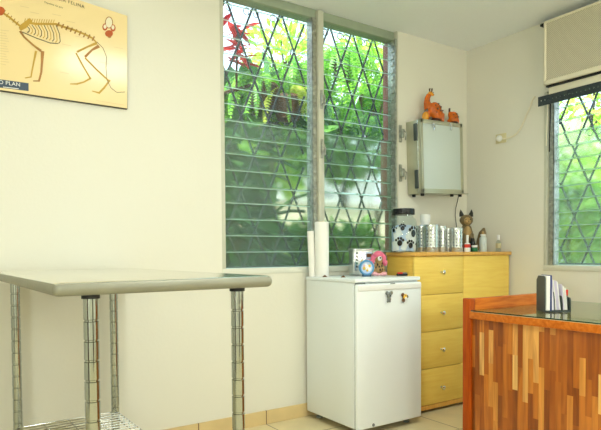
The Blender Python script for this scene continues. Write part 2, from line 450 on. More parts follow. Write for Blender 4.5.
win = bpy.data.objects.new('window_1', None); COL.objects.link(win); win.location = (WX0, 0, WZ0); tag(win, kind='structure')
MX0, MX1 = -1.4475, -1.368      # mullion post
f = MB().use('header_paint').bb(WX0, WX1, .03, .12, 2.515, H, .003)
f.use('frame_paint').bb(WX0, WX0+.024, .0, .12, WZ0, H, .002).bb(WX1-.012, WX1, .004, .075, WZ0, H, .002)
f.build('window_frame', win)
MB().use('pink_post').bb(WX1-.006, WX1-.0005, .088, .149, WZ0, 2.515).build('outer_reveal', win)
MB().use('sill_paint').bb(WX0, WX1, -.006, .14, WZ0-.02, WZ0+.014, .003).build('sill', win)
MB().use('frame_paint').bb(-1.410, MX1, -.002, .12, WZ0, H-.01, .003).build('mullion', win)
NS = 17; P0 = .938; PT = .0957
bays = ((WX0+.026, -1.443), (MX1, -.745))
for (a, b) in bays:
    for k in range(NS):
        fr = k < 9
        slat_mesh('x', a, b, .055, P0+k*PT, min(PT+.012, 2.53-P0-k*PT), R(9), 'slat_frosted' if fr else 'slat_clear').build('glass_slat', win, smooth=False)
for (a, b) in ((-1.443, -1.411),):
    mb = MB(); channel(mb, 'x', a, b, .02, .08, P0-.01, 2.515, 16, .0985); mb.build('slat_channel', win)
mb = MB().use('aluminium').bb(-.742, -.737, .0, .085, P0-.01, 2.515).bb(-.750, -.742, .0, .006, P0-.01, 2.515)
for k in range(33):
    z = P0+.02+k*PT/2
    if z < 2.49: mb.bb(-.750, -.742, .018, .048, z-.014, z+.014, .003, 1)
mb.build('slat_channel', win)
def operator(mb, c, s=1):
    x, z = c
    mb.use('aluminium').bb(x-.008, x+.008, -.012, .0, z-.06, z+.06, .003).bb(x-.014, x+.012, -.03, -.012, z-.03, z+.025, .004)
    mb.tube([(x, -.02, z+.02), (x+.006, -.035, z), (x+.004, -.032, z-.045)], .005, 8)
for c in ((-1.39, 2.0), (-1.39, 1.69)):
    mb = MB(); operator(mb, c); mb.build('louvre_operator', win)
for zz in (1.86, 1.585):
    x = WX1+.014
    MB().use('aluminium').bb(x-.012, x+.012, -.014, -.001, zz-.06, zz+.06, .004).bb(x-.01, x+.018, -.034, -.014, zz-.03, zz+.03, .005).tube([(x+.01, -.03, zz+.02), (x+.016, -.05, zz), (x+.012, -.045, zz-.05)], .005, 8).build('louvre_operator', win)
# security grille of flat bars in lozenges
def grille(mb, axis, a0, a1, c, z0, z1, x0, zt, hw, hh, bar=.0068):
    mb.use('dark_iron')
    def P(a, z): return Vector((a, c, z)) if axis == 'x' else Vector((c, a, z))
    span = (z1-z0)/hh*hw
    n = int((a1-a0+span)/(2*hw))+3
    for sgn in (1, -1):
        for k in range(-n, n+1):
            xs = x0 + k*2*hw     # meets zt here
            # line: a = xs + sgn*(zt-z)*hw/hh ; clip
            za, zb = z1, z0
            fa = lambda z: xs + sgn*(zt-z)*hw/hh
            fz = lambda a: zt - (a-xs)*hh/hw*sgn
            pts = [(fa(z), z) for z in (z0, z1) if a0 <= fa(z) <= a1] + [(a, fz(a)) for a in (a0, a1) if z0 < fz(a) < z1]
            if len(pts) >= 2:
                (p, q) = pts[0], pts[1]
                if math.hypot(p[0]-q[0], p[1]-q[1]) > .02: mb.tube([P(*p), P(*q)], bar, 6)
    for z in (z0, z1): mb.tube([P(a0, z), P(a1, z)], bar, 6)
def scroll(mb, axis, a, z, c, r, s=1):
    pts = []
    for k in range(22):
        t = k/21*2.2*PI; rr = r*(1-.028*k)
        u, v = a + s*(rr*math.cos(t)), z + rr*math.sin(t)
        pts.append((u, c, v) if axis == 'x' else (c, u, v))
    mb.use('dark_iron').tube(pts, .0028, 5)
for (a, b, x0) in ((WX0+.01, -1.43, -1.798), (MX1+.0, -.745, -1.03)):
    mb = MB(); grille(mb, 'x', a, b, .13, WZ0+.02, 2.53, x0, 2.545, .0965, .2295)
    k = a+.05
    while k < b-.06:
        scroll(mb, 'x', k, 2.49, .132, .03, 1); scroll(mb, 'x', k+.06, 2.49, .132, .03, -1); k += .185
    mb.build('security_grille', win)

win2 = bpy.data.objects.new('window_2', None); COL.objects.link(win2); win2.location = (0, VY1, VZ0); tag(win2, kind='structure')
f = MB().use('frame_paint').bb(0, .12, VY1-.022, VY1, VZ0, VZ1, .002).bb(0, .12, VY0, VY0+.022, VZ0, VZ1, .002).bb(.02, .12, VY0, VY1, VZ1-.03, VZ1, .002)
f.build('window_frame', win2)
MB().use('sill_paint').bb(-.006, .14, VY0, VY1, VZ0-.022, VZ0+.012, .003).build('sill', win2)
P2 = VZ0+.014; N2 = 13; PT2 = (VZ1-.03-P2)/N2
MY = -1.55
for (a, b) in ((MY+.02, VY1-.06), (VY0+.022, MY-.04)):
    for k in range(N2):
        slat_mesh('y', a, b, .055, P2+k*PT2, PT2+.012, R(9), 'slat_frosted' if k < 10 else 'slat_clear').build('glass_slat', win2, smooth=False)
mb = MB(); channel(mb, 'y', VY1-.058, VY1-.024, .02, .08, P2-.01, VZ1-.03, N2, PT2); mb.build('slat_channel', win2)
MB().use('frame_paint').bb(0, .12, MY-.03, MY+.02, VZ0, VZ1, .003).build('mullion', win2)
mb = MB(); grille(mb, 'y', VY0+.02, VY1-.03, .13, VZ0+.02, VZ1-.03, -.69, 1.915, .0965, .219)
for k in range(4): scroll(mb, 'y', -.90-.19*k, 1.80, .132, .03, 1); scroll(mb, 'y', -.96-.19*k, 1.80, .132, .03, -1)
mb.build('security_grille', win2)

# ------------------------------------------------------------------ poster board
PY = -.018
PA = [on(1, PY, 127.2, 15.9), on(1, PY, 127.6, 109.1)]
r_top, r_bot = PA
lt = on(1, PY, 86.6, 2.7); lb = on(1, PY, 0, 90.6)
slt = (r_top.z-lt.z)/(r_top.x-lt.x); slb = (r_bot.z-lb.z)/(r_bot.x-lb.x)
XP = -3.55
l_top = Vector((XP, PY, r_top.z+slt*(XP-r_top.x))); l_bot = Vector((XP, PY, r_bot.z+slb*(XP-r_bot.x)))
pos = thing('poster', 'cream cat skeleton anatomy poster mounted on a board high on the wall', 'poster', (-3.08, 0, l_bot.z))
b = MB().use('board_edge').slab([l_bot, r_bot, r_top, l_top], (0, .0176, 0))
b.build('board', pos, smooth=False)
NP = (0, -1, 0)
b = MB().use('poster_cream'); e = .001
b.slab([p+Vector((0, -.0012, 0)) for p in (l_bot+Vector((0, 0, .003)), r_bot+Vector((-.002, 0, .003)), r_top, l_top)], (0, .001, 0))
b.build('printed_sheet', pos, smooth=False)
PP = PY-.0016
def pp(*xy): return [on(1, PP, *q) for q in xy]
k = MB()
k.use('print_ochre').ribbon(pp((3, 13), (9, 17), (15, 22), (20, 26)), .012, NP)
k.use('print_brown')
for i in range(6): t = i/5; k.ribbon(pp((4+16*t-1, 12+14*t+2.2), (4+16*t+1.5, 12+14*t-1.8)), .004, NP)
k.use('print_ochre').ribbon(pp((20, 27), (27, 22.5), (36, 24), (46, 24), (56, 24), (64, 27), (74, 30), (84, 34), (92, 38), (97, 43)), [.012, .014, .014, .012, .012, .013, .013, .012, .012, .008], NP)
for i in range(13):                       # spines of the back bones
    x = 24+i*2.4; k.ribbon(pp((x, 24), (x+1.5, 18.5+.1*i)), .0035, NP)
k.use('print_brown')
for i in range(9):
    x = 57+i*4.4; y = 24.6+i*1.75; k.ribbon(pp((x, y+2), (x+2.2, y-2.2)), .008, NP)
k.use('print_ochre').ribbon(pp((20, 30), (24, 26), (31, 19.5)), [.012, .03, .02], NP, .0014)
k.use('print_dark').ribbon(pp((22, 32), (36, 38), (50, 43), (58, 43.5)), .005, NP)
for i in range(11):                       # ribs
    x0, y0 = 26+i*3.0, 25.
    x1, y1 = 27+i*3.1, 33+i*1.05
    k.use('print_ochre' if i % 2 else 'print_dark').ribbon(pp((x0, y0), (x0+3.5, (y0+y1)/2), (x0+3.2+.1*i, y1-2), (x1+.5, y1)), .0045, NP)
k.use('print_brown').ribbon(pp((20, 31), (24, 37), (33, 45), (41, 51)), [.014, .011, .011, .016], NP)
k.use('print_ochre').ribbon(pp((21, 31.5), (25, 37), (34, 45), (41, 50)), .004, NP)
k.use('print_ochre').ribbon(pp((36, 51), (34, 61), (32, 71), (31, 77), (25, 78)), [.012, .009, .008, .008, .006], NP)
k.use('print_brown').ribbon(pp((42.5, 51), (42, 62), (41.3, 72), (39, 81), (33, 81)), [.02, .013, .011, .011, .006], NP)
k.use('print_ochre').ribbon(pp((97, 43), (87, 47), (77, 52)), [.016, .01, .012], NP)
k.ribbon(pp((76, 53), (83, 66), (90, 78)), .009, NP); k.ribbon(pp((91, 78), (84, 82), (77, 84), (70, 84)), [.01, .009, .01, .005], NP)
k.use('print_brown').ribbon(pp((99, 46), (92, 50), (85, 57)), [.02, .011, .014], NP)
k.use('print_ochre').ribbon(pp((85, 58), (97, 70), (109, 81)), .010, NP); k.ribbon(pp((110, 80), (104, 88), (99, 93), (92, 91)), [.01, .011, .012, .005], NP)
k.use('print_dark').ribbon(pp((97, 42), (103, 48), (106.5, 57), (106, 68), (107, 80), (111, 88), (117, 92.5), (125, 92)), .003, NP)
k.use('print_rust')
for (cx_, cy_, rx, ry) in ((0, 11, 5, 4.5), (-6, 10, 5, 5)):
    k.slab([on(1, PP-.0006, cx_+rx*math.cos(a*PI/8), cy_+ry*math.sin(a*PI/8)) for a in range(16)], (0, .0004, 0))
k.build('skeleton_print', pos, smooth=False)
k = MB()
def blob(m_, cx_, cy_, rx, ry, lift=.0006): k.use(m_).slab([on(1, PP-lift, cx_+rx*math.cos(a*PI/8), cy_+ry*math.sin(a*PI/8)) for a in range(16)], (0, .0003, 0))
blob('print_brown', 109, 22.5, 4, 6); blob('print_pale', 109, 22.5, 3.2, 5.2, .001)
blob('print_rust', 105, 27, 2.6, 3.6); blob('print_rust', 113, 28, 2.6, 3.6); blob('print_pale', 105, 26.6, 1.5, 2.2, .001); blob('print_pale', 113, 27.4, 1.5, 2.2, .001)
blob('print_rust', 109, 33.5, 4, 3.4); blob('print_brown', 109.5, 36, 2, 2)
k.build('skull_print', pos, smooth=False)
k = MB().use('print_faint')
for i in range(14): k.ribbon(pp((0, 30+i*2.6), (9-(i*7 % 4), 31+i*2.6)), .003, NP)
k.ribbon(pp((96, 100.5), (124, 105)), .003, NP)
for (x, y) in ((52, 14), (66, 21), (75, 36), (20, 6), (30, 12), (62, 44), (100, 62), (60, 72), (114, 47)): k.ribbon(pp((x, y), (x+9, y+1.8)), .003, NP)
k.build('caption_print', pos, smooth=False)
k = MB().use('print_dark'); o_ = on(1, PP-.001, 84.5, 8.4); o2 = on(1, PP-.001, 47, -3.6); dr = (o_-o2).normalized()
text_mesh(k, 'OSTEOLOGIA FELINA', .0215, o_, dr, (0, 0, 1), spacing=1.15, align='RIGHT')
k.build('title_lettering', pos, smooth=False); k = MB().use('print_dark')
o3 = on(1, PP-.001, 63, 8.5)
text_mesh(k, 'Esqueleto del gato', .011, o3, dr, (0, 0, 1), align='RIGHT')
k.build('subtitle_lettering', pos, smooth=False)
k = MB().use('print_slate').slab([on(1, PP-.0006, *q) for q in ((-22, 76.4), (28.6, 83.2), (28.6, 91.1), (-22, 84.8))], (0, .0005, 0))
lg = k.build('logo_panel', pos, smooth=False)
k = MB().use('print_white'); a_ = on(1, PP-.0016, 20.5, 86.6); b_ = on(1, PP-.0016, 0, 83.8)
text_mesh(k, 'PRO PLAN', .0245, a_, a_-b_, (0, 0, 1), spacing=1.05, align='RIGHT')
k.ribbon([on(1, PP-.0016, 3, 87), on(1, PP-.0016, 18.5, 88.8)], .004, NP)
k.build('logo_lettering', lg, smooth=False)

# ------------------------------------------------------------------ steel examination table
TC = Vector((-2.937, -.732, 0)); TA = .021; TW, TL, TZ = .643, 1.372, .959; EX, EY, SZ = .103, .05, .241
tab = thing('examination_table', 'stainless steel examination table with ringed chrome posts and wire undershelf', 'table', TC, TA)
RT3 = rz3(TA)
def T(u, v, z): return TC + RT3 @ Vector((u, v, z))
MB().use('steel_brushed').box(T(0, 0, TZ-.0175), (TW, TL, .035), RT3, .0165, 5).build('tabletop', tab)
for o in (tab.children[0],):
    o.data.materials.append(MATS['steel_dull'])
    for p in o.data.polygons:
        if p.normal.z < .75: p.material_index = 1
for su in (-1, 1):
    for sv in (-1, 1):
        u, v = su*(TW/2-EX), sv*(TL/2-EY)
        prof = [(.0, .02), (.018, .02), (.018, .03)]
        z = .06; r = .0195
        prof = [(0, .03), (r, .03)]
        while z < TZ-.06:
            prof += [(r, z-.0035), (r-.0022, z-.002), (r-.0022, z+.002), (r, z+.0035)]; z += .053
        prof += [(r, TZ-.035), (0, TZ-.035)]
        lg = MB().use('post_chrome').lathe(prof, T(u, v, 0), 28).build('leg', tab)
        MB().use('rubber_black').lathe([(0, TZ-.046), (.0235, TZ-.046), (.0235, TZ-.034), (0, TZ-.034)], T(u, v, 0), 24).build('collar', lg)
        MB().use('rubber_black').lathe([(0, 0), (.024, 0), (.024, .012), (.012, .03), (0, .03)], T(u, v, 0), 20).build('foot', lg)
sh = MB().use('chrome')
uu, vv = TW/2-EX+.012, TL/2-EY+.012
for z in (SZ, SZ-.035):
    sh.tube([T(-uu, -vv, z), T(uu, -vv, z), T(uu, vv, z), T(-uu, vv, z), T(-uu, -vv, z)], .0035, 6)
n = 34
for i in range(1, n):
    v = -vv+2*vv*i/n; sh.tube([T(-uu, v, SZ+.004), T(uu, v, SZ+.004)], .0022, 5)
    if i % 2: 
        for s_ in (-1, 1): sh.tube([T(s_*uu, v-.018, SZ), T(s_*uu, v, SZ-.035), T(s_*uu, v+.018, SZ)], .0018, 4)
for u in (-.11, 0, .11): sh.tube([T(u, -vv, SZ-.002), T(u, vv, SZ-.002)], .0035, 6)
sh.build('wire_shelf', tab)

# ------------------------------------------------------------------ cabinet
CB = (-.968, -.022, -.398, -.15)      # x0 x1 y0 y1
CZ = 1.028
cab = thing('cabinet', 'pale beech chest with four drawers and a side door in the corner', 'cabinet', ((CB[0]+CB[1])/2, (CB[2]+CB[3])/2, 0))
XD = on(1, CB[2], 463.5, 300).x
b = MB().use('beech_side').bb(CB[0], CB[1], CB[2]+.018, CB[3], .02, CZ-.024, .001)
b.use('black_matte').bb(CB[0]+.01, CB[1]-.01, CB[2]+.04, CB[3], 0, .035)
b.build('body', cab)
MB().use('beech_edge').bb(CB[0]-.012, CB[1]+.01, CB[2]-.014, CB[3], CZ-.024, CZ, .004).build('top', cab)
MB().use('beech_edge').bb(CB[0], CB[1], CB[2], CB[2]+.018, .018, .046, .002).build('base_rail', cab)
zs = [on(1, CB[2], 440, y).z for y in (294, 330.5, 367)]
zs = [CZ-.026] + zs + [.048]
for i in range(4):
    zt, zb = zs[i]-.0018, zs[i+1]+.0018
    d = MB().use('beech_front').bb(CB[0]+.001, XD-.0018, CB[2], CB[2]+.017, zb, zt, .0015).build('drawer', cab)
    kc = on(1, CB[2], 441.5, (272, 312.5, 349, 387)[i])
    ax = Matrix.Rotation(R(90), 3, 'X')
    MB().use('chrome').lathe([(0, 0), (.009, 0), (.007, .004), (.0045, .012), (.006, .017), (.0125, .02), (.0135, .024), (.010, .028), (0, .03)], (kc.x, kc.y, kc.z), 18, ax=ax).bb(kc.x-.004, kc.x+.004, kc.y-.026, kc.y-.008, kc.z-.016, kc.z-.002, .003).build('knob', d)
MB().use('beech_front').bb(XD+.0018, CB[1]-.001, CB[2], CB[2]+.017, .048, CZ-.027, .0015).build('door', cab)

# ------------------------------------------------------------------ fridge
FX0, FX1, FY0, FY1, FZ = -1.536, -1.036, -.524, -.03, .882
fr = thing('fridge', 'small white refrigerator standing under the window beside the chest', 'refrigerator', ((FX0+FX1)/2, (FY0+FY1)/2, 0))
MB().use('fridge_side').bb(FX0, FX1, FY0+.030, FY1, .042, FZ-.022, .006, 3).build('body', fr)
MB().use('fridge_white').bb(FX0-.004, FX1+.004, FY0+.012, FY1, FZ-.022, FZ, .006, 3).build('top_panel', fr)
MB().use('gasket').bb(FX0+.008, FX1-.008, FY0+.022, FY0+.032, .035, FZ-.03).build('door_gasket', fr)
d = MB().use('fridge_white').bb(FX0, FX1, FY0, FY0+.024, .038, FZ-.03, .009, 4).build('door', fr)
MB().use('white_plastic').bb(FX0+.006, FX1-.006, FY0-.006, FY0+.006, FZ-.068, FZ-.036, .005, 3).build('handle_ledge', d)
q = on(1, FY0-.008, 393, 283.4)
mb = MB().use('grey_plastic'); mb.use('grey_plastic').bb(q.x-.018, q.x+.018, FY0-.0075, FY0-.006, q.z-.003, q.z+.002, .0005); mb.build('badge', d)
q = on(1, FY0-.002, 373.5, 425)
MB().use('grey_plastic').lathe([(0, 0), (.009, 0), (.009, .004), (0, .005)], (q.x, FY0+.0005, q.z), 14, ax=Matrix.Rotation(R(90), 3, 'X')).bb(q.x-.002, q.x+.002, FY0-.007, FY0-.004, q.z-.006, q.z+.006).build('lock', d)
for x in (FX0+.06, FX1-.06):
    for y in (FY0+.07, FY1-.05):
        MB().use('grey_plastic').lathe([(0, 0), (.02, 0), (.02, .01), (.01, .014), (.01, .044), (0, .044)], (x, y, 0), 14).build('foot', fr)
MB().use('grey_plastic').bb(FX0+.012, FX0+.07, FY0+.01, FY0+.05, FZ-.03, FZ-.0215, .001).build('hinge', fr)

# magnets on the door
def magnet(px, py, kind, label):
    q = on(1, FY0-.012, px, py); mb = MB(); y = FY0-.009
    def B(du, dz, r, m_, dy=0, fl=.5): mb.use(m_).ball((q.x+du, y+dy, q.z+dz), (r, r*fl, r), seg=12)
    if kind == 'grey':
        B(0, .008, .017, 'grey_plastic'); B(-.016, .02, .011, 'grey_plastic'); B(.018, .02, .011, 'steel_dull'); B(0, -.016, .014, 'grey_plastic'); B(.002, .004, .005, 'black_gloss', -.008)
        B(-.01, -.028, .007, 'grey_plastic'); B(.006, -.028, .007, 'grey_plastic')
        B(-.006, .012, .003, 'black_gloss', -.007); B(.008, .012, .003, 'black_gloss', -.007)
    else:
        B(.004, .004, .017, 'yellow_paint'); B(-.014, .016, .012, 'brown_paint'); B(.020, .004, .009, 'black_matte'); B(-.010, -.016, .012, 'brown_paint'); B(.004, -.004, .009, 'white_gloss', -.006)
        B(-.014, -.026, .007, 'grey_plastic'); B(.0, .010, .003, 'black_gloss', -.009); B(.011, .009, .003, 'black_gloss', -.009)
    mb.use('black_matte').lathe([(0, 0), (.010, 0), (.010, .006), (0, .006)], (q.x, FY0-.0005, q.z), 12, ax=Matrix.Rotation(R(90), 3, 'X'))
    tag(mb.build('fridge_magnet'), label, 'magnet', None)
magnet(389.5, 296.5, 'grey', 'grey animal magnet with big ears on the white fridge door')
magnet(405, 297.5, 'yellow', 'yellow and brown animal magnet on the white fridge door')

# ------------------------------------------------------------------ things on the fridge
FT = FZ
def base(px, py, z=None): return on(2, FT if z is None else z, px, py)
def lay(px, y, z):   # point at depth plane y with photo column px, on height z
    q = on(1, y, px, 270); return Vector((q.x, y, z))
q = lay(322, -.12, FT); h = on(1, -.12, 322, 222).z-FT
rl = thing('paper_towel_roll', 'thick white paper towel roll standing upright on the fridge', 'paper towel', q)
MB().use('paper_white').lathe([(.018, 0), (.041, .0), (.0425, .004), (.0425, h-.004), (.041, h), (.018, h), (.018, h-.03)], q, 32).build('paper', rl)
MB().use('cream_plate').lathe([(.0155, .001), (.0178, .001), (.0178, h+.004), (.0155, h+.004)], q, 20).build('cardboard_core', rl)
q = lay(312.5, -.075, FT); h2 = on(1, -.075, 312, 231).z-FT
rl = thing('paper_sheet_roll', 'thin rolled white paper leaning behind the paper towel roll on the fridge', 'paper', q)
n_ = q+Vector((-.008, 0, 0))
mb = MB().use('paper_white')
mb.tube([q+Vector((.0, 0, .0)), q+Vector((-.006, 0, h2*.5)), q+Vector((-.013, 0, h2))], .021, 20); mb.build('paper', rl)

q = lay(361, -.14, FT); hh = on(1, -.14, 361, 248.5).z-FT
tn = thing('tea_tin', 'silver tin with printed letters and a colour picture, behind the blue clock on the fridge', 'tin', q, R(-18))
A = rz3(R(-18)); W_ = .062
MB().use('tin_metal').box(q+Vector((0, 0, hh/2)), (.142, .09, hh-.006), A, .012, 3).build('body', tn)
MB().use('tin_metal').box(q+Vector((0, 0, hh-.006)), (.146, .094, .012), A, .005, 2).build('lid', tn)
mb = MB()
for i, c in enumerate(('black_matte', 'brown_paint', 'black_matte', 'green_paint', 'black_matte')):
    mb.use(c).box(q+A @ Vector((-.046, -.0455, hh-.03-.021*i)), (.010, .002, .011), A)
for i, c in enumerate(('yellow_paint', 'green_paint', 'yellow_paint', 'brown_paint')):
    mb.use(c).box(q+A @ Vector((-.012, -.0455, hh-.036-.021*i)), (.007, .002, .012), A)
mb.use('pale_blue').box(q+A @ Vector((.034, -.0455, hh*.62)), (.042, .002, hh*.5), A)
mb.use('brown_paint').box(q+A @ Vector((.036, -.047, hh*.74)), (.034, .002, .022), A)
mb.use('pink_pale').box(q+A @ Vector((.032, -.047, hh*.55)), (.026, .002, .018), A)
mb.build('printed_decoration', tn, smooth=False)

q = lay(366.5, -.31, FT); 
ck = thing('desk_clock', 'small round blue clock with a pale flowered face, in front of the silver tin', 'clock', q, R(-20))
A = rz3(R(-25)) @ Matrix.Rotation(R(90), 3, 'X'); zc = .042
def K(v): return q+Vector((0, 0, zc))+rz3(R(-25)) @ Vector(v)
MB().use('blue_rim').lathe([(0, -.014), (.032, -.014), (.036, -.006), (.037, .004), (.033, .012), (.028, .012), (.027, .007), (0, .007)], q+Vector((0, 0, zc)), 32, ax=A).build('case', ck)
mb = MB().use('pale_blue').lathe([(0, .0072), (.027, .0072), (.027, .008), (0, .008)], q+Vector((0, 0, zc)), 28, ax=A)
for (u, v, r, c) in ((0, .002, .011, 'white_gloss'), (-.013, -.003, .008, 'yellow_paint'), (.012, .008, .007, 'yellow_paint'), (-.006, .013, .007, 'white_gloss'), (.011, -.008, .008, 'white_gloss'), (-.013, .009, .005, 'pink_pale'), (.002, -.013, .006, 'yellow_paint'), (-.002, .001, .003, 'brown_paint'), (.004, .004, .0025, 'black_gloss'), (.003, -.004, .002, 'red_paint')):
    mb.use(c).ball(K((u, -.0085, v)), (r, .0022, r), rz3(R(-25)), 12)
mb.build('dial', ck)
MB().use('blue_dark').box(q+Vector((0, 0, .005)), (.040, .028, .010), rz3(R(-25)), .003).build('stand', ck)
ck.scale = (1.3,)*3

q = lay(378.5, -.25, FT)
pd = thing('poodle_figurine', 'pink poodle figurine with fluffy ears and a spotted body on the fridge', 'figurine', q, R(-30))
A = rz3(R(-30))
def D(v): return q+A @ Vector(v)
mb = MB().use('cat_tan').ball(D((0, 0, .034)), (.024, .02, .03)).ball(D((0, -.004, .075)), (.02, .02, .022)).tube([D((-.016, -.01, .05)), D((-.022, -.018, .015))], [.008, .007], 10).tube([D((.016, -.01, .05)), D((.022, -.018, .015))], [.008, .007], 10)
mb.build('body', pd, remesh=.003)
mb = MB().use('black_matte')
for (u, z) in ((-.016, .038), (.013, .045), (.004, .028), (-.008, .052), (.018, .03), (-.02, .024), (.0, .042)):
    mb.ball(D((u, -.0185, z)), (.0045, .003, .006), seg=8)
mb.build('spots', pd)
mb = MB().use('pink_hair').ball(D((0, 0, .098)), (.028, .022, .018)).ball(D((0, .006, .085)), (.03, .014, .022))
for s_ in (-1, 1): mb.ball(D((s_*.026, 0, .08)), (.012, .012, .02)).ball(D((s_*.032, 0, .06)), (.013, .013, .016))
mb.build('hair', pd, remesh=.003)
mb = MB().use('white_gloss').ball(D((.002, -.021, .08)), (.012, .007, .011)); ey = mb.build('muzzle', pd)
MB().use('black_gloss').ball(D((.003, -.028, .083)), .004, seg=10).build('nose', ey)
mb = MB().use('pink_pale')
for s_ in (-1, 1): mb.ball(D((s_*.024, -.02, .010)), (.013, .015, .010)).ball(D((s_*.009, -.022, .007)), (.008, .012, .007))
mb.build('paws', pd, remesh=.003)
pd.scale = (1.3, 1.3, 1.35)

q = lay(402, -.38, FT)
tc_ = thing('red_stapler', 'tiny red and black gadget lying at the right front of the fridge top', 'stapler', q, R(-15))
A = rz3(R(-20))
MB().use('black_matte').box(q+Vector((0, 0, .006)), (.058, .022, .011), A, .005, 3).build('base', tc_)
MB().use('red_paint').box(q+A @ Vector((-.012, 0, .0145)), (.028, .019, .010), A, .004, 3).build('cap', tc_)
MB().use('grey_plastic').box(q+A @ Vector((.013, 0, .0135)), (.024, .018, .009), A, .004, 3).build('slider', tc_)
tc_.scale = (1.2,)*3
for px, dy, nm in ((325, -.185, 'brown wood chip at the foot of the thick paper towel roll'), (343.5, -.30, 'brown wood chip between the towel roll and the silver tin')):
    q = lay(px, dy, FT)
    tag(MB().use('brown_paint').slab([q+Vector((-.016, -.004, 0)), q+Vector((.016, -.002, 0)), q+Vector((.002, .0, .012))], (0, .012, 0)).build('wood_chip', smooth=False), nm, 'wood chip')

# ------------------------------------------------------------------ things on the cabinet
YC = -.27
def onto(px, y=YC): q = on(1, y, px, 250); return Vector((q.x, y, CZ))
def hgt(px, py, y=YC): return on(1, y, px, py).z-CZ
PXM = lambda y=YC: ((Vector(onto(440, y))-CAM).dot(FW))/FPX   # metres in one pixel at that depth
# jar with paw prints
q = onto(403.5, -.265); R_ = 12.3*PXM(-.26); hj = hgt(403.5, 209, -.265)
jar = thing('treat_jar', 'clear jar with black paw prints and a black lid, left end of the chest', 'jar', q)
MB().use('glass_clear').lathe([(0, 0), (R_*.96, 0), (R_, .008), (R_, hj*.68), (R_*.92, hj*.76), (R_*.74, hj*.81), (R_*.74, hj*.88)], q, 36).build('glass_body', jar)
mb = MB().use('pale_blue')
random.seed(4)
mb.lathe([(0, .008), (R_*.90, .008), (R_*.92, hj*.5), (R_*.86, hj*.58), (R_*.5, hj*.63), (0, hj*.64)], q, 14)
mb.use('white_gloss')
for i in range(16):
    a = -PI/2+random.uniform(-1.5, 1.5)-YAW; rr = R_*.9
    c = q+Vector((rr*math.cos(a), rr*math.sin(a), .03+random.random()*hj*.45)); mb.box(c, (.035, .006, .06), rz3(a+PI/2) @ Matrix.Rotation(random.uniform(-.5, .5), 3, 'Y'), .002, 1)
mb.build('treats', jar)
MB().use('black_gloss').lathe([(0, hj*.86), (R_*.86, hj*.86), (R_*.88, hj*.88), (R_*.88, hj*.97), (R_*.84, hj), (0, hj)], q, 12).build('lid', jar)
mb = MB().use('black_gloss')
def paw(px, py, s_):
    # placed on the curved front of the jar
    for (du, dv, r) in ((0, -.25, .42), (-.5, .25, .19), (-.2, .52, .2), (.2, .52, .2), (.5, .25, .19)):
        du *= s_; dv *= s_; r *= s_
        x = (px+du-403.5)/12.3; x = max(-.97, min(.97, x)); a = math.asin(x)
        dirv = (-(FW.xy.normalized())*math.cos(a) + RT.xy.normalized()*math.sin(a))
        z = hgt(403.5, py-dv, -.265-.06)
        c = q+Vector((dirv.x*R_*1.003, dirv.y*R_*1.003, z)); m_ = PXM(-.33)
        mb.ball(c, (r*m_, .0016, r*m_*1.15), rz3(math.atan2(dirv.y, dirv.x)+PI/2), 12)
for a in ((400.5, 227, 4.6), (411, 231.5, 7.4), (398, 241.5, 6), (408, 244, 5.6), (393.2, 229, 4), (414.8, 245, 3.4)): paw(*a)
mb.build('paw_prints', jar)

def canister(px, y, wpx, top, label, deco=True, name='canister'):
    q = onto(px, y); r = wpx/2*PXM(y); h = hgt(px, top, y)
    t = thing(name, label, 'canister', q)
    MB().use('tin_metal').lathe([(0, 0), (r*.98, 0), (r, .004), (r, h*.16), (r*1.015, h*.17), (r*1.015, h*.19), (r, h*.2), (r, h*.86), (r*1.0, h*.865)], q, 32).build('body', t)
    MB().use('tin_metal').lathe([(0, h*.865), (r*1.03, h*.865), (r*1.03, h*.97), (r*.97, h*.995), (r*.9, h), (0, h)], q, 32).build('lid', t)
    mb = MB()
    if deco:
        mb.use('black_matte')
        for j, ang in enumerate((-42, -14, 18, 46)):
            for i in range(5):
                a = R(ang); d = (-(FW.xy.normalized())*math.cos(a) + RT.xy.normalized()*math.sin(a))
                mb.ball(q+Vector((d.x*r, d.y*r, h*(.26+.13*i))), (.003+.0015*((i+j) % 2), .0012, .005), rz3(math.atan2(d.y, d.x)+PI/2), 8)
        mb.build('printed_marks', t)
    return t
canister(421.5, -.22, 12, 226, 'narrow steel canister directly right of the paw print jar')
canister(431, -.31, 15, 224.5, 'wide shiny steel canister in front of the white capped bottle')
canister(441.5, -.24, 10, 226, 'slim steel canister in the middle, right behind the widest one')
canister(448.5, -.245, 9, 228.5, 'slim dark steel canister left of the one before the wooden cat')
canister(456.5, -.31, 13, 227.7, 'steel canister standing just left of the wooden cat')
def bottle(px, y, wpx, top, m_, label, capm='white_plastic', caph=.2, capw=.6, lab=None, name='bottle', sh=.75):
    q = onto(px, y); r = wpx/2*PXM(y); h = hgt(px, top, y); t = thing(name, label, 'bottle', q)
    MB().use(m_).lathe([(0, 0), (r*.94, 0), (r, .003), (r, h*(sh-.08)), (r*.85, h*sh), (r*capw*.8, h*(sh+.05)), (r*capw*.8, h*(1-caph)), (0, h*(1-caph))], q, 24).build('body', t)
    MB().use(capm).lathe([(0, h*(1-caph)), (r*capw, h*(1-caph)), (r*capw, h*.985), (r*capw*.9, h), (0, h)], q, 20).build('cap', t)
    if lab:
        MB().use(lab[0]).lathe([(r*1.01, h*lab[1]), (r*1.02, h*lab[1]), (r*1.02, h*lab[2]), (r*1.01, h*lab[2])], q, 24).build('paper_label', t)
bottle(425.3, -.19, 11, 214.5, 'white_plastic', 'white bottle with a wide cap behind the steel canisters', caph=.2, capw=.9, lab=('pale_blue', .5, .72), sh=.72)
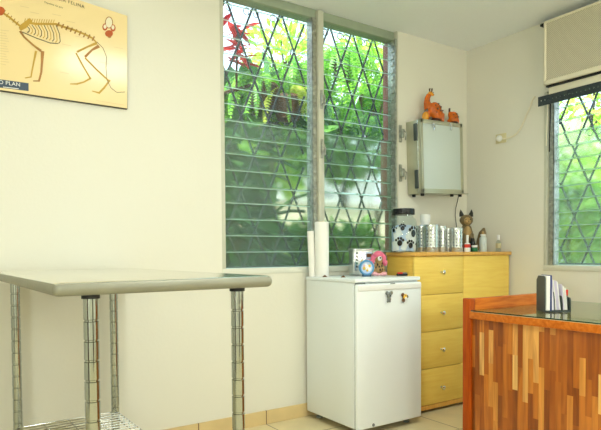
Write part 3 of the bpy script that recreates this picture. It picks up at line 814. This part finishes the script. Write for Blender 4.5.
bottle(467.3, -.36, 6.4, 235, 'white_plastic', 'small white dropper bottle with red label in front of the cat', caph=.42, capw=.4, lab=('red_paint', .25, .45), sh=.5)
bottle(474.5, -.37, 6.6, 245.2, 'green_paint', 'squat green bottle with white cap before the cat tail', caph=.32, capw=.9, sh=.6)
bottle(472.5, -.325, 5.5, 238, 'black_gloss', 'small black bottle behind the squat green one', capm='black_matte', caph=.25, capw=.7)
bottle(483, -.34, 7.8, 234.2, 'opal_panel', 'pale translucent plastic bottle right of the wooden cat tail', caph=.1, capw=.7, sh=.82)
bottle(498.3, -.33, 5.6, 235, 'glass_clear', 'tiny clear glass vial near the right end of the chest', capm='white_plastic', caph=.3, capw=.55, lab=('cream_plate', .2, .5), sh=.6)

# wooden cat
q = onto(466.3, -.25); s_ = hgt(467, 209.8, -.25)/.28
ct = thing('cat_figurine', 'carved brown wooden cat sitting upright among the bottles on the chest', 'figurine', q)
A = rz3(-YAW)
def D(v): return q+A @ (Vector(v)*s_)
mb = MB().use('cat_brown').ball(D((.006, .012, .06)), tuple(v*s_ for v in (.05, .045, .062))).ball(D((.002, .004, .115)), tuple(v*s_ for v in (.038, .036, .06)))
mb.ball(D((0, -.002, .15)), tuple(v*s_ for v in (.03, .03, .035))).ball(D((-.002, -.006, .21)), tuple(v*s_ for v in (.042, .034, .038)))
mb.tube([D((-.018, -.024, .12)), D((-.02, -.038, .06)), D((-.02, -.042, .01))], [.016*s_, .013*s_, .014*s_]).tube([D((.018, -.024, .12)), D((.02, -.038, .06)), D((.02, -.042, .01))], [.016*s_, .013*s_, .014*s_])
mb.ball(D((-.032, -.0, .028)), tuple(v*s_ for v in (.022, .04, .028))).ball(D((.042, -.0, .028)), tuple(v*s_ for v in (.022, .04, .028)))
mb.build('body', ct, remesh=.004)
for sx in (-1, 1):
    MB().use('cat_dark').tube([D((sx*.024-.002, -.004, .236)), D((sx*.029-.002, -.004, .258)), D((sx*.031-.002, -.002, .281))], [.015*s_, .010*s_, .001], 10).build('ear', ct)
fc = MB().use('cat_tan').ball(D((-.002, -.026, .205)), tuple(v*s_ for v in (.026, .018, .028))).ball(D((-.002, -.04, .196)), tuple(v*s_ for v in (.012, .01, .010))).build('face', ct)
mb = MB().use('cat_dark')
for sx in (-1, 1): mb.ball(D((sx*.012-.002, -.043, .212)), tuple(v*s_ for v in (.005, .003, .004)), seg=8)
mb.ball(D((-.002, -.050, .2)), tuple(v*s_ for v in (.0035, .003, .0025)), seg=8); mb.build('eyes_and_nose', fc)
MB().use('cat_tan').ball(D((.0, -.022, .125)), tuple(v*s_ for v in (.026, .02, .045))).build('chest', ct)
MB().use('cat_brown').tube([D((.04, .0, .02)), D((.066, .0, .035)), D((.078, .0, .075)), D((.092, -.0, .125)), D((.1, -.0, .158))], [.012*s_, .015*s_, .019*s_, .021*s_, .006*s_], 12).build('tail', ct)
MB().use('cat_tan').ball(D((.0885, -.017, .11)), tuple(v*s_ for v in (.009, .008, .028))).build('tail_patch', ct)
ct.scale = (1.18, 1.18, 1.0)

# ------------------------------------------------------------------ steel light box on the wall
BX0 = on(1, 0, 409.3, 150).x
YB = -.145
c00 = on(1, YB, 421.6, 192.9); c11 = on(1, YB, 462.9, 123.9); c01 = on(1, YB, 421.6, 118.6); c10 = on(1, YB, 463.6, 194.2)
w_ = ((c11-c01).length+(c10-c00).length)/2; h_ = ((c01-c00).length+(c11-c10).length)/2
cen = (c00+c01+c10+c11)/4
roll = math.atan2((c11-c01).z+(c10-c00).z, (c11-c01).x+(c10-c00).x)
AR = Matrix.Rotation(-roll, 3, 'Y')
def Bx(u, v, z): return Vector((cen.x, v, cen.z)) + AR @ Vector((u, 0, z))
lb = thing('x_ray_viewer', 'stainless steel box with a pale frosted front, hung high right of the window', 'light box', (cen.x, 0, cen.z-h_/2))
MB().use('steel_panel').box(Bx(0, (YB+.02-.001)/2-.0, 0), (w_, abs(YB+.02)-.002, h_), AR, .003).build('case', lb)
fr_ = MB().use('steel_panel'); t = .02
fr_.box(Bx(0, YB+.01, h_/2-t/2-.004), (w_, .02, t+.008), AR, .002).box(Bx(0, YB+.01, -h_/2+t/2+.006), (w_, .02, t+.012), AR, .002)
fr_.box(Bx(-w_/2+t/2, YB+.01, 0), (t, .02, h_), AR, .002).box(Bx(w_/2-t/2-.003, YB+.01, 0), (t+.006, .02, h_), AR, .002)
fr_.use('chrome').box(Bx(-w_/2-.002, YB+.03, 0), (.006, .008, h_*.98), AR, .002)
fr_.build('front_frame', lb)
MB().use('opal_panel').box(Bx(0, YB+.008, 0), (w_-2*t+.002, .006, h_-2*t-.005), AR, .001).build('frosted_panel', lb)
for px in (434, 451.2):
    q = on(1, YB-.006, px, 126); v = Vector((q.x, 0, q.z))
    MB().use('chrome').box((q.x, YB-.006, q.z-.006), (.016, .012, .05), AR, .003).box((q.x-.012, YB-.008, q.z+.012), (.02, .016, .018), AR, .004).build('film_clip', lb)
for z in (h_/2-.085, -h_/2+.1):
    MB().use('holder_grey').box(Bx(-w_/2-.007, YB+.045, z), (.014, .034, .12 if z > 0 else .13), AR, .006, 3).build('hinge', lb)
for px in (413, 421, 451, 459.5):
    yy = -.03 if px < 415 else (YB+.02)
    u = on(1, yy, px, 195).x-cen.x; 
    u = max(-w_/2+.02, min(w_/2-.02, u))
    MB().use('rubber_black').lathe([(0, -.018), (.012, -.018), (.014, 0), (0, 0)], Bx(u, yy, -h_/2), 14).build('foot', lb)
MB().use('steel_panel').box(Bx(.02, YB-.004, -h_/2+.002), (w_+.03, .02, .008), AR, .002).build('lower_lip', lb)
# flex of the light box
pts = [on(1, -.012, *p) for p in ((458.5, 196), (457.5, 201), (455.8, 208), (455.2, 215), (456, 222), (457, 232), (457, 243), (457.4, 249))]
tag(MB().use('black_matte').tube(pts, .0028, 8).build('power_cord'), 'thin black power cord hanging down from the steel light box', 'cord')

# amber giraffe ornaments on the box: top plane of box
def topz(u): return (Bx(u, 0, h_/2)).z
GS = []
def giraffe(px, label, big=True):
    yy = -.085; q0 = on(1, yy, px, 118); u = q0.x-cen.x; q = Vector((q0.x, yy, topz(u)+.002)); m_ = (q-CAM).dot(FW)/FPX
    g = thing('giraffe_figurine', label, 'figurine', q); GS.append(g)
    A = rz3(-YAW*.6)
    def D(x, y, z): return q+A @ Vector((x*m_, y*m_, z*m_))
    if big:
        mb = MB().use('amber_glaze')
        mb.ball(D(3.4, 0, 10.5), (7.6*m_, 4.4*m_, 7.4*m_)).ball(D(5.6, 0, 7), (6*m_, 4.4*m_, 6.6*m_)).tube([D(10.6, 0, 8), D(11, 0, 0)], [2.2*m_, 1.3*m_]).tube([D(-3.5, 0, 9), D(-4, 0, 0)], [2.6*m_, 1.5*m_])
        mb.tube([D(-2.6, 0, 12), D(-4.4, 0, 17), D(-4.0, 0, 21), D(-2.3, 0, 24.2)], [4.4*m_, 3.0*m_, 2.4*m_, 2.2*m_], 14)
        mb.build('body', g, remesh=.004)
        mb = MB().use('amber_light').ball(D(-1, -.2, 25.2), (2.6*m_, 1.9*m_, 1.8*m_)).ball(D(1, -.3, 24.2), (1.7*m_, 1.3*m_, 1.2*m_)); hd = mb.build('head', g, remesh=.003)
        mb = MB().use('amber_dark')
        for s_ in (-.9, .9): mb.tube([D(-.8+s_, 0, 26.4), D(-.6+s_*1.3, 0, 29.6)], [.55*m_, .75*m_], 8)
        mb.ball(D(1.0, -1.9, 25.6), .35*m_, seg=8)
        mb.build('horns', hd)
        MB().use('amber_light').ball(D(-6.6, -1.5, 4.2), (3.1*m_, 3*m_, 4.3*m_)).build('knee', g)
        mb = MB().use('amber_dark')
        for (x, z, r) in ((2, 14, .9), (5, 15.5, .8), (7.5, 13, .9), (4, 11, 1.), (7, 9.5, .9), (9.5, 10, .7), (1, 10, .8), (-3.5, 18, .6), (-4, 14.5, .7), (3, 8, .8)):
            mb.ball(D(x, -4.25+abs(x-4)*.22, z), (r*m_, .6*m_, r*m_), seg=8)
        mb.build('spots', g)
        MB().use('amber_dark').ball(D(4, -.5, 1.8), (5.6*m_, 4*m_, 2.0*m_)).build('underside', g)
    else:
        mb = MB().use('amber_glaze').ball(D(1.5, 0, 5.6), (5.4*m_, 3.8*m_, 6.2*m_)).ball(D(-1.6, 0, 8.6), (2.4*m_, 2*m_, 3.2*m_)).tube([D(5.2, 0, 4), D(5.6, 0, 0)], [1.8*m_, 1.1*m_]).tube([D(-3, 0, 4), D(-3.2, 0, 0)], [1.8*m_, 1.1*m_])
        mb.build('body', g, remesh=.004)
        MB().use('amber_dark').tube([D(-2.6, 0, 10.6), D(-2.4, 0, 14.4)], [.8*m_, .9*m_], 8).build('horns', g)
        mb = MB().use('amber_dark')
        for (x, z) in ((0, 8), (3, 9), (4.4, 6.4), (1.8, 5.6), (-1.4, 4.6)): mb.ball(D(x, -3.5+abs(x-1.5)*.2, z), (.8*m_, .5*m_, .8*m_), seg=8)
        mb.build('spots', g)
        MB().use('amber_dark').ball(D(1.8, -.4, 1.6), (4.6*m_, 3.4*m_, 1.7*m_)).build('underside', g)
giraffe(431.5, 'tall orange spotted giraffe ornament with long neck on top of the steel box')
giraffe(452, 'low rounded orange ornament on the right of the steel box top', big=False)

for g in GS: g.scale = (1.12,)*3
# ------------------------------------------------------------------ air conditioner, rail, socket
AX, AY0, AY1, AZ0, AZ1 = -.125, -1.40, -.722, 2.108, 2.522
ac = thing('air_conditioner', 'beige window air conditioner with a hatched grille below the ceiling', 'air conditioner', (-.06, (AY0+AY1)/2, AZ0))
MB().use('beige_plastic').bb(AX+.02, -.002, AY0+.012, AY1-.012, AZ0+.006, AZ1-.008, .004).build('casing', ac)
f = MB().use('beige_plastic'); t = .026
f.bb(AX, AX+.022, AY0, AY1, AZ1-t*.6, AZ1, .006, 3).bb(AX, AX+.022, AY0, AY1, AZ0, AZ0+t*1.2, .006, 3).bb(AX, AX+.022, AY1-t*.7, AY1, AZ0, AZ1, .006, 3).bb(AX, AX+.022, AY0, AY0+t*.7, AZ0, AZ1, .006, 3)
f.build('front_bezel', ac)
MB().use('ac_grille').bb(AX+.008, AX+.02, AY0+t*.6, AY1-t*.6, AZ0+t, AZ1-t*.5).build('grille', ac, smooth=False)
MB().use('rubber_black').bb(-.10, -.002, AY0+.02, AY1-.004, AZ0-.008, AZ0+.006, .001).build('seal', ac)
q = on(0, -.02, 541, 27)
tag(MB().use('black_matte').bb(-.06, -.001, -.70, -.655, q.z-.012, q.z+.004, .002).bb(-.006, -.001, -.70, -.655, q.z-.03, q.z, .001).build('wall_bracket'), 'small black bracket at the upper left of the air conditioner', 'bracket')
# perforated angle rail under the unit
RX = -.095; ra = on(0, RX, 538, 97); rb = on(0, RX, 601, 77)
ry1 = ra.y; RZ1 = ra.z-.002; RH = .062
rail = thing('perforated_rail', 'dark perforated steel angle rail under the air conditioner', 'rail', (RX/2, -1.05, RZ1-RH))
mb = MB().use('dark_iron'); y0, y1 = -1.55, ry1
mb.bb(RX, RX+.004, y0, y1, RZ1-.024, RZ1).bb(RX, RX+.004, y0, y1, RZ1-RH, RZ1-.032)
yy = y1
while yy > y0:
    mb.bb(RX, RX+.004, yy-.018, yy, RZ1-.032, RZ1-.024); yy -= .027
mb.bb(RX, -.002, y0, y1, RZ1-.004, RZ1)
mb.build('angle', rail, smooth=False)
MB().use('beige_plastic').bb(RX+.012, -.01, AY0+.05, -.735, RZ1-.0005, AZ0-.009, .002).build('packing_strip', rail)
# socket with plug and cable
q = on(0, 0, 501.5, 138.5)
so = thing('wall_socket', 'cream socket plate with a white plug on the right wall', 'socket', (0, q.y, q.z))
MB().use('cream_plate').bb(-.008, -.0005, q.y-.042, q.y+.045, q.z-.034, q.z+.034, .003).build('face_plate', so)
pl = thing('plug', 'white round plug pushed into the cream wall socket', 'plug', (-.008, q.y+.005, q.z))
MB().use('white_plastic').lathe([(0, 0), (.022, 0), (.022, .014), (.012, .022), (0, .022)], (-.0085, q.y+.008, q.z), 20, ax=Matrix.Rotation(R(-90), 3, 'Y')).build('plug_body', pl)
pts = [on(0, -.014, *p) for p in ((503, 139), (508, 138), (514, 135.5), (519, 130.5), (523, 123), (526.5, 115), (530, 107), (532.5, 100), (535, 96.5))]
pts[0].x = -.02
def smooth_pts(p, n=4):
    out = []
    for i in range(len(p)-1):
        a, b, c, d = p[max(i-1, 0)], p[i], p[i+1], p[min(i+2, len(p)-1)]
        for k in range(n):
            t = k/n; out.append(.5*((2*b)+(c-a)*t+(2*a-5*b+4*c-d)*t*t+(3*b-a-3*c+d)*t**3))
    return out+[p[-1]]
MB().use('beige_plastic').tube(smooth_pts(pts), .0055, 8).build('cable', pl)
# loose wires at the window jamb
for i, (dy, m_, l) in enumerate(((0, 'beige_plastic', 'pale wire hanging beside the right window from the rail, left one'), (-.022, 'black_matte', 'black wire hanging beside the right window from the rail'))):
    a = on(0, -.03, 547.5+i*3, 103); P_ = [a, a+Vector((.006, .004, -.1)), a+Vector((.004, .008, -.2)), a+Vector((.012, .014, -.28-.04*i))]
    tag(MB().use(m_).tube(smooth_pts(P_), .004, 6).build('wire'), l.replace(', left one', ''), 'wire')

# ------------------------------------------------------------------ desk
DZ = .74
dc = on(2, DZ, 471.7, 311.5)         # corner where desktop meets post
DX0 = dc.x; DYB = on(2, .80, 463.5, 298.5).y
dk = thing('desk', 'orange teak reception desk with striped stave front and raised end panel', 'desk', (-.9, -1.6, 0))
DX1 = on(2, DZ, 587, 303).x; DXP = on(1, DYB-.018, 560, 296).x; DYE = -2.55
MB().use('teak_staves').bb(DX0+.012, DX0+.032, DYE, DYB-.03, .0, DZ-.036).build('front_panel', dk, smooth=False)
MB().use('teak_trim').bb(DX0-.004, DX1, DYE, DYB-.035, DZ-.036, DZ-.0005, .003).build('desktop', dk)
dt = [o for o in dk.children if o.name.startswith('desktop')][0]
dt.data.materials.append(MATS['teak_top'])
for p in dt.data.polygons:
    if p.normal.z > .9: p.material_index = 1
MB().use('teak_trim').bb(DX0+.03, DXP, DYB-.035, DYB, .0, .80, .004).build('end_panel', dk)
MB().use('teak_post').bb(DX0-.004, DX0+.034, DYB-.042, DYB+.006, .0, .802, .006, 3).build('corner_post', dk)
MB().use('teak_post').bb(DX1-.03, DX1-.01, DYE, DYB-.036, .0, DZ-.037, .003).build('rear_panel', dk)
gl = thing('desk_glass', 'clear glass sheet covering the teak desktop', 'glass sheet', (-.9, -1.6, DZ))
MB().use('desk_glass').bb(DX0+.002, DX1-.004, DYE, DYB-.038, DZ+.001, DZ+.006).build('glass_pane', gl, smooth=False)
MB().use('glass_edge').bb(DX0+.0005, DX0+.002, DYE, DYB-.038, DZ+.001, DZ+.006).build('polished_edge', gl, smooth=False)
GZ = DZ+.0062
# letter rack
q = on(2, GZ, 545., 312)
HA = R(-33); A = rz3(HA)
lr = thing('letter_rack', 'dark grey letter rack on the glass desktop', 'letter rack', q, HA)
def D(u, v, z): return q + A @ Vector((u, v, z))
Lp = .088
def plate(u, hgt_, sl=0):
    # curved-cornered upright plate
    pts = [D(u, 0, .004), D(u, Lp, .004), D(u, Lp, hgt_-.02), D(u, Lp-.02, hgt_), D(u, .012, hgt_), D(u, .003, hgt_-.004), D(u, 0, hgt_-.014)]
    return MB().use('holder_grey').slab(pts, A @ Vector((.004, 0, 0)))
plate(-.002, .168).build('divider', lr); plate(.042, .10).build('divider', lr); plate(.080, .075).build('divider', lr); plate(.118, .066).build('divider', lr)
MB().use('holder_grey').slab([D(-.002, 0, 0), D(.122, 0, 0), D(.122, Lp, 0), D(-.002, Lp, 0)], (0, 0, .005)).build('base_plate', lr)
bk = thing('notebook', 'blue covered notebook with white pages in the letter rack', 'notebook', D(.01, .05, .006), HA)
MB().use('paper_white').box(D(.013, .043, .088), (.017, .094, .160), A).build('pages', bk)
MB().use('blue_cover').box(D(.0255, .042, .0885), (.008, .096, .165), A, .001, 1).build('cover', bk)
random.seed(7)
for i, (u, hp, tl) in enumerate(((.036, .146, 3), (.040, .142, 3), (.053, .142, 6), (.059, .140, 6), (.065, .138, 6), (.072, .134, 7), (.089, .122, 6), (.096, .114, 6), (.103, .104, 5))):
    c = D(u-hp*.5*math.sin(R(tl)), .042, .0075+hp/2)
    tag(MB().use('paper_lilac' if i in (1, 3, 4, 6) else 'paper_white').box(c, (.0040, .086, hp-.002), A @ Matrix.Rotation(-R(tl), 3, 'Y'), .0005, 1).build('letter', smooth=False), 'white or lilac letter standing in the grey letter rack on the desk', 'letter', 'letters standing in the grey rack')
pn = thing('pen', 'dark pen with red cap at the right end of the letter rack', 'pen', D(.11, .02, .006), 0)
MB().use('holder_grey').tube([D(.110, .02, .008), D(.111, .02, .075)], .0045, 10).build('barrel', pn)
MB().use('red_paint').tube([D(.111, .02, .0755), D(.112, .02, .102)], [.0055, .005], 10).build('cap', pn)

# ------------------------------------------------------------------ outdoors
tag(MB().use('ground_earth').bb(-14, 14, .16, 16, -.3, -.12).bb(.16, 14, -10, .16, -.3, -.12).build('ground', smooth=False), kind='structure')
random.seed(11)
def leaf_card(mb, c, d, up, L, W, bend=.25):
    """one leaf blade: two strips folded along the rib"""
    d = d.normalized(); s_ = d.cross(up)
    if s_.length < 1e-3: s_ = d.orthogonal()
    s_.normalize(); n = s_.cross(d)
    p = [c, c+d*L*.35+n*L*bend*.25, c+d*L*.7+n*L*bend*.2, c+d*L-n*L*bend*.15]
    ws = (.12, .5, .42, .02); L_, M_, R_ = [], [], []
    for q, w in zip(p, ws):
        L_.append(mb.bm.verts.new(q+s_*W*w+n*W*.12)); M_.append(mb.bm.verts.new(q)); R_.append(mb.bm.verts.new(q-s_*W*w+n*W*.12))
    for i in range(3):
        for A_, B_ in ((L_, M_), (M_, R_)):
            f = mb.bm.faces.new((A_[i], A_[i+1], B_[i+1], B_[i])); f.material_index = mb.mi
def rdir(): 
    v = Vector((random.gauss(0, 1), random.gauss(0, 1), random.gauss(0, 1))); return v.normalized()
def bush(name, label, cat, c, rad, n, L, W, m_, droop=.3, stem=True, group=None, z0=-.12):
    c = Vector(c); t = thing(name, label, cat, (c.x, c.y, z0), 0, group)
    mb = MB().use(m_)
    for i in range(n):
        d = rdir(); r = random.random()**.45
        p = c+Vector((d.x*rad[0]*r, d.y*rad[1]*r, d.z*rad[2]*r))
        dd = (d+rdir()*.7+Vector((0, 0, -droop))).normalized()
        leaf_card(mb, p, dd, Vector((0, 0, 1))+rdir()*.5, L*random.uniform(.6, 1.2), W*random.uniform(.7, 1.2))
    mb.build('foliage', t, smooth=False, fixn=False)
    if stem:
        mb = MB().use('bark')
        mb.tube([(c.x, c.y, z0), (c.x+.03, c.y, (z0+c.z)/2), c], [.05, .035, .015], 8)
        for k in range(5):
            d = rdir(); mb.tube([c-Vector((0, 0, rad[2]*.4)), c+Vector((d.x*rad[0]*.6, d.y*rad[1]*.6, abs(d.z)*rad[2]*.6))], [.014, .006], 6)
        mb.build('stems', t)
    return t
def frond(mb, root, d, L, W, droop, n=22):
    p = Vector(root); d = d.normalized(); st = L/n
    for i in range(n):
        t = i/n; side = d.cross(Vector((0, 0, 1)))
        if side.length < .05: side = Vector((math.cos(W*99+L*50), math.sin(L*77), 0))
        side.normalize(); w = W*math.sin(PI*min(1, .12+t*.9))**.7
        up_ = side.cross(d)
        for s_ in (-1, 1):
            q = p; e = (side*s_+d*.35).normalized()
            a = mb.bm.verts.new(q-d*st*.42); b = mb.bm.verts.new(q+d*st*.42); c_ = mb.bm.verts.new(q+e*w+d*st*.2-up_*w*.15); m2 = mb.bm.verts.new(q+e*w*.6-d*st*.3)
            f = mb.bm.faces.new((a, m2, c_, b)); f.material_index = mb.mi
        p = p+d*st; d = (d+Vector((0, 0, -droop/n*2.2))).normalized()
def fern(c, n, L, m_, label, spread=1., droop=2.2, group='ferns hanging outside the big window', pot=True):
    c = Vector(c); t = thing('hanging_fern', label, 'fern', c, 0, group)
    mb = MB().use(m_)
    for i in range(n):
        a = random.uniform(0, 2*PI); el = random.uniform(.1, 1.1)
        frond(mb, c+Vector((math.cos(a)*.05, math.sin(a)*.05, .04)), Vector((math.cos(a)*spread, math.sin(a)*spread, el)), L*random.uniform(.7, 1.15), .042*random.uniform(.8, 1.2), droop*random.uniform(.7, 1.2))
    mb.build('fronds', t, smooth=False, fixn=False)
    if pot: MB().use('pot_clay').lathe([(0, -.14), (.08, -.14), (.12, 0), (.11, .02), (0, .02)], c, 20).build('pot', t)
    mb = MB().use('dark_iron')
    for k in range(3): a = k*2.1; mb.tube([c+Vector((.11*math.cos(a), .11*math.sin(a), 0)), (c.x, c.y, c.z+.45)], .0012, 4)
    mb.tube([(c.x, c.y, c.z+.45), (c.x, c.y, 2.98)], .0012, 4)
    mb.build('hanger', t)
def at(px, py, y): return on(1, y, px, py)
# hanging ferns seen through the upper blades
for (px, py, y, n, L, m_, lab) in (
    (262, 88, .55, 34, .5, 'leaf_fern', 'green hanging fern outside the left bay of the big window'),
    (298, 78, .75, 36, .55, 'leaf_fern', 'green hanging fern behind the central window post'),
    (345, 62, .7, 38, .6, 'leaf_fern', 'bright green fern outside the right bay, hung highest'),
    (372, 98, .9, 30, .5, 'leaf_fern', 'green fern low in the right bay of the big window'),
    (288, 100, .5, 6, .40, 'leaf_yellow', 'yellowing fern fronds beside the central post')):
    fern(at(px, py, y), n, L, m_, lab, group=None)
# red-leaved plant top left
q = at(236, 50, .45)
t = thing('cordyline_plant', 'red leaved plant hanging at the top left of the big window', 'plant', q)
mb = MB().use('leaf_red')
for i in range(26):
    a = random.uniform(0, 2*PI); leaf_card(mb, q+Vector((random.uniform(-.1, .1), random.uniform(-.05, .05), random.uniform(-.1, .16))), Vector((math.cos(a), .5*math.sin(a), random.uniform(-.5, .5))), Vector((0, 0, 1)), .15, .05)
mb.build('leaves', t, smooth=False, fixn=False)
MB().use('bark').tube([q+Vector((0, 0, -.25)), q+Vector((.01, 0, .1))], .008, 6).tube([q+Vector((-.1, 0, -.3)), q+Vector((.1, 0, -.22)), q+Vector((.16, 0, -.2))], .012, 6).build('stem', t)
bush('dark_shrub', 'dark leafy shrub low outside the left bay of the window', 'shrub', at(236, 150, .9), (.30, .3, .5), 170, .3, .17, 'leaf_dark')
bush('dark_shrub', 'dark green shrub below the ferns beside the central post', 'shrub', at(285, 108, 1.6), (.7, .3, .26), 420, .16, .07, 'leaf_dark')
bush('dark_shrub', 'dark shrub at the bottom left corner of the big window', 'shrub', at(238, 235, .8), (.30, .3, .42), 180, .3, .17, 'leaf_dark')
bush('lime_shrub', 'light green broad leaved shrub in the middle of the left bay', 'shrub', at(285, 152, 2.2), (.62, .4, .38), 380, .26, .15, 'leaf_lime')
bush('leafy_shrub', 'mid green shrub low before the beige wall outside', 'shrub', at(290, 252, 1.5), (.6, .3, .17), 380, .18, .1, 'leaf_mid')
bush('leafy_shrub', 'green shrub right bay behind the paw jar side', 'shrub', at(360, 145, 1.4), (.6, .3, .3), 480, .2, .1, 'leaf_mid')
bush('leafy_shrub', 'green shrub at the foot of the right bay outside', 'shrub', at(338, 252, 1.1), (.3, .3, .22), 240, .18, .1, 'leaf_mid')
bush('lime_shrub', 'bright lime shrub behind the ferns of the right bay', 'shrub', at(368, 78, 2.2), (.7, .4, .5), 520, .14, .06, 'leaf_lime')
bush('lime_shrub', 'bright lime shrub behind the ferns of the left bay', 'shrub', at(285, 62, 2.6), (.5, .4, .45), 420, .14, .06, 'leaf_lime')
# neighbouring house and post
nb = thing('neighbour_wall', 'beige garden wall far outside the big window', 'wall', (1.5, 4.3, -.12))
mb = MB().use('neighbour_wall').bb(-4, 6, 4.2, 4.4, -.12, 1.76)
mb.build('masonry', nb, smooth=False)
MB().use('neighbour_trim').bb(-4.02, 6.02, 4.16, 4.44, 1.76, 1.84, .01).build('coping', nb)
nh = thing('neighbour_house', 'pale house with light sheet roof beyond the garden', 'house', (1.2, 7.5, -.12))
MB().use('neighbour_trim').bb(-3, 7, 7, 8, -.12, 3.2).build('walls', nh, smooth=False)
MB().use('roof_sheet').slab([(-3.4, 6.6, 3.1), (7.4, 6.6, 3.1), (7.4, 9.4, 4.6), (-3.4, 9.4, 4.6)], (0, 0, .08)).build('roof', nh, smooth=False)
for x in (-1, 1.6, 4.2):
    wf = MB().use('grey_plastic').bb(x, x+.9, 6.96, 7.0, 1.2, 2.3).build('window', nh, smooth=False)
# right window garden
def atx(px, py, x): return on(0, x, px, py)
bush('lime_shrub', 'bright lime green shrub outside the right wall window', 'shrub', atx(582, 222, 1.5), (.4, .9, .5), 900, .2, .11, 'leaf_lime')
bush('lime_shrub', 'light green shrub outside the top of the right wall window', 'shrub', atx(562, 160, 1.4), (.3, .35, .3), 160, .16, .08, 'leaf_pale')
bush('pale_shrub', 'pale yellow green tree crown outside the right wall window', 'tree', atx(590, 110, 2.6), (.6, 1.6, .7), 800, .16, .07, 'leaf_lime')
bush('pale_shrub', 'pale green low shrub outside the left part of right wall window', 'shrub', atx(556, 195, 1.2), (.2, .25, .3), 140, .14, .07, 'leaf_pale')

# ------------------------------------------------------------------ light
W = bpy.data.worlds.new('world'); S.world = W; W.use_nodes = True
W.node_tree.nodes['Background'].inputs[0].default_value = (*lin((214, 234, 252)), 1)
W.node_tree.nodes['Background'].inputs[1].default_value = 3.4
def area(name, loc, size, power, col=(1, 1, 1), rot=(0, 0, 0)):
    l = bpy.data.lights.new(name, 'AREA'); l.shape = 'RECTANGLE'; l.size, l.size_y = size; l.energy = power; l.color = col
    o = bpy.data.objects.new(name, l); COL.objects.link(o); o.location = loc; o.rotation_euler = rot; return o
area('ceiling_lamp', (-2.3, -1.75, 2.52), (.6, .5), 23, (.94, 1, .97))
def fill_point(loc, power, r=.14):  # added fill light out of view, brightens walls and fridge; no real lamp
    l = bpy.data.lights.new('fill_light', 'POINT'); l.energy = power; l.shadow_soft_size = r; l.color = (.94, 1, .97)
    o = bpy.data.objects.new('fill_light', l); COL.objects.link(o); o.location = loc
fill_point((-2.3, -4.4, 1.5), 50); fill_point((-1.0, -4.0, 1.5), 36); fill_point((-4.9, -3.3, 1.2), 52)
s = bpy.data.lights.new('sun', 'SUN'); s.energy = 13.; s.angle = R(3); s.color = (1, .96, .86)
so_ = bpy.data.objects.new('sun', s); COL.objects.link(so_)
so_.rotation_euler = Vector((.75, .22, -.80)).to_track_quat('-Z', 'Y').to_euler()
S.view_settings.view_transform = 'Standard'; S.view_settings.look = 'None'; S.view_settings.exposure = -.06; S.view_settings.gamma = 1
S.view_settings.use_curve_mapping = False
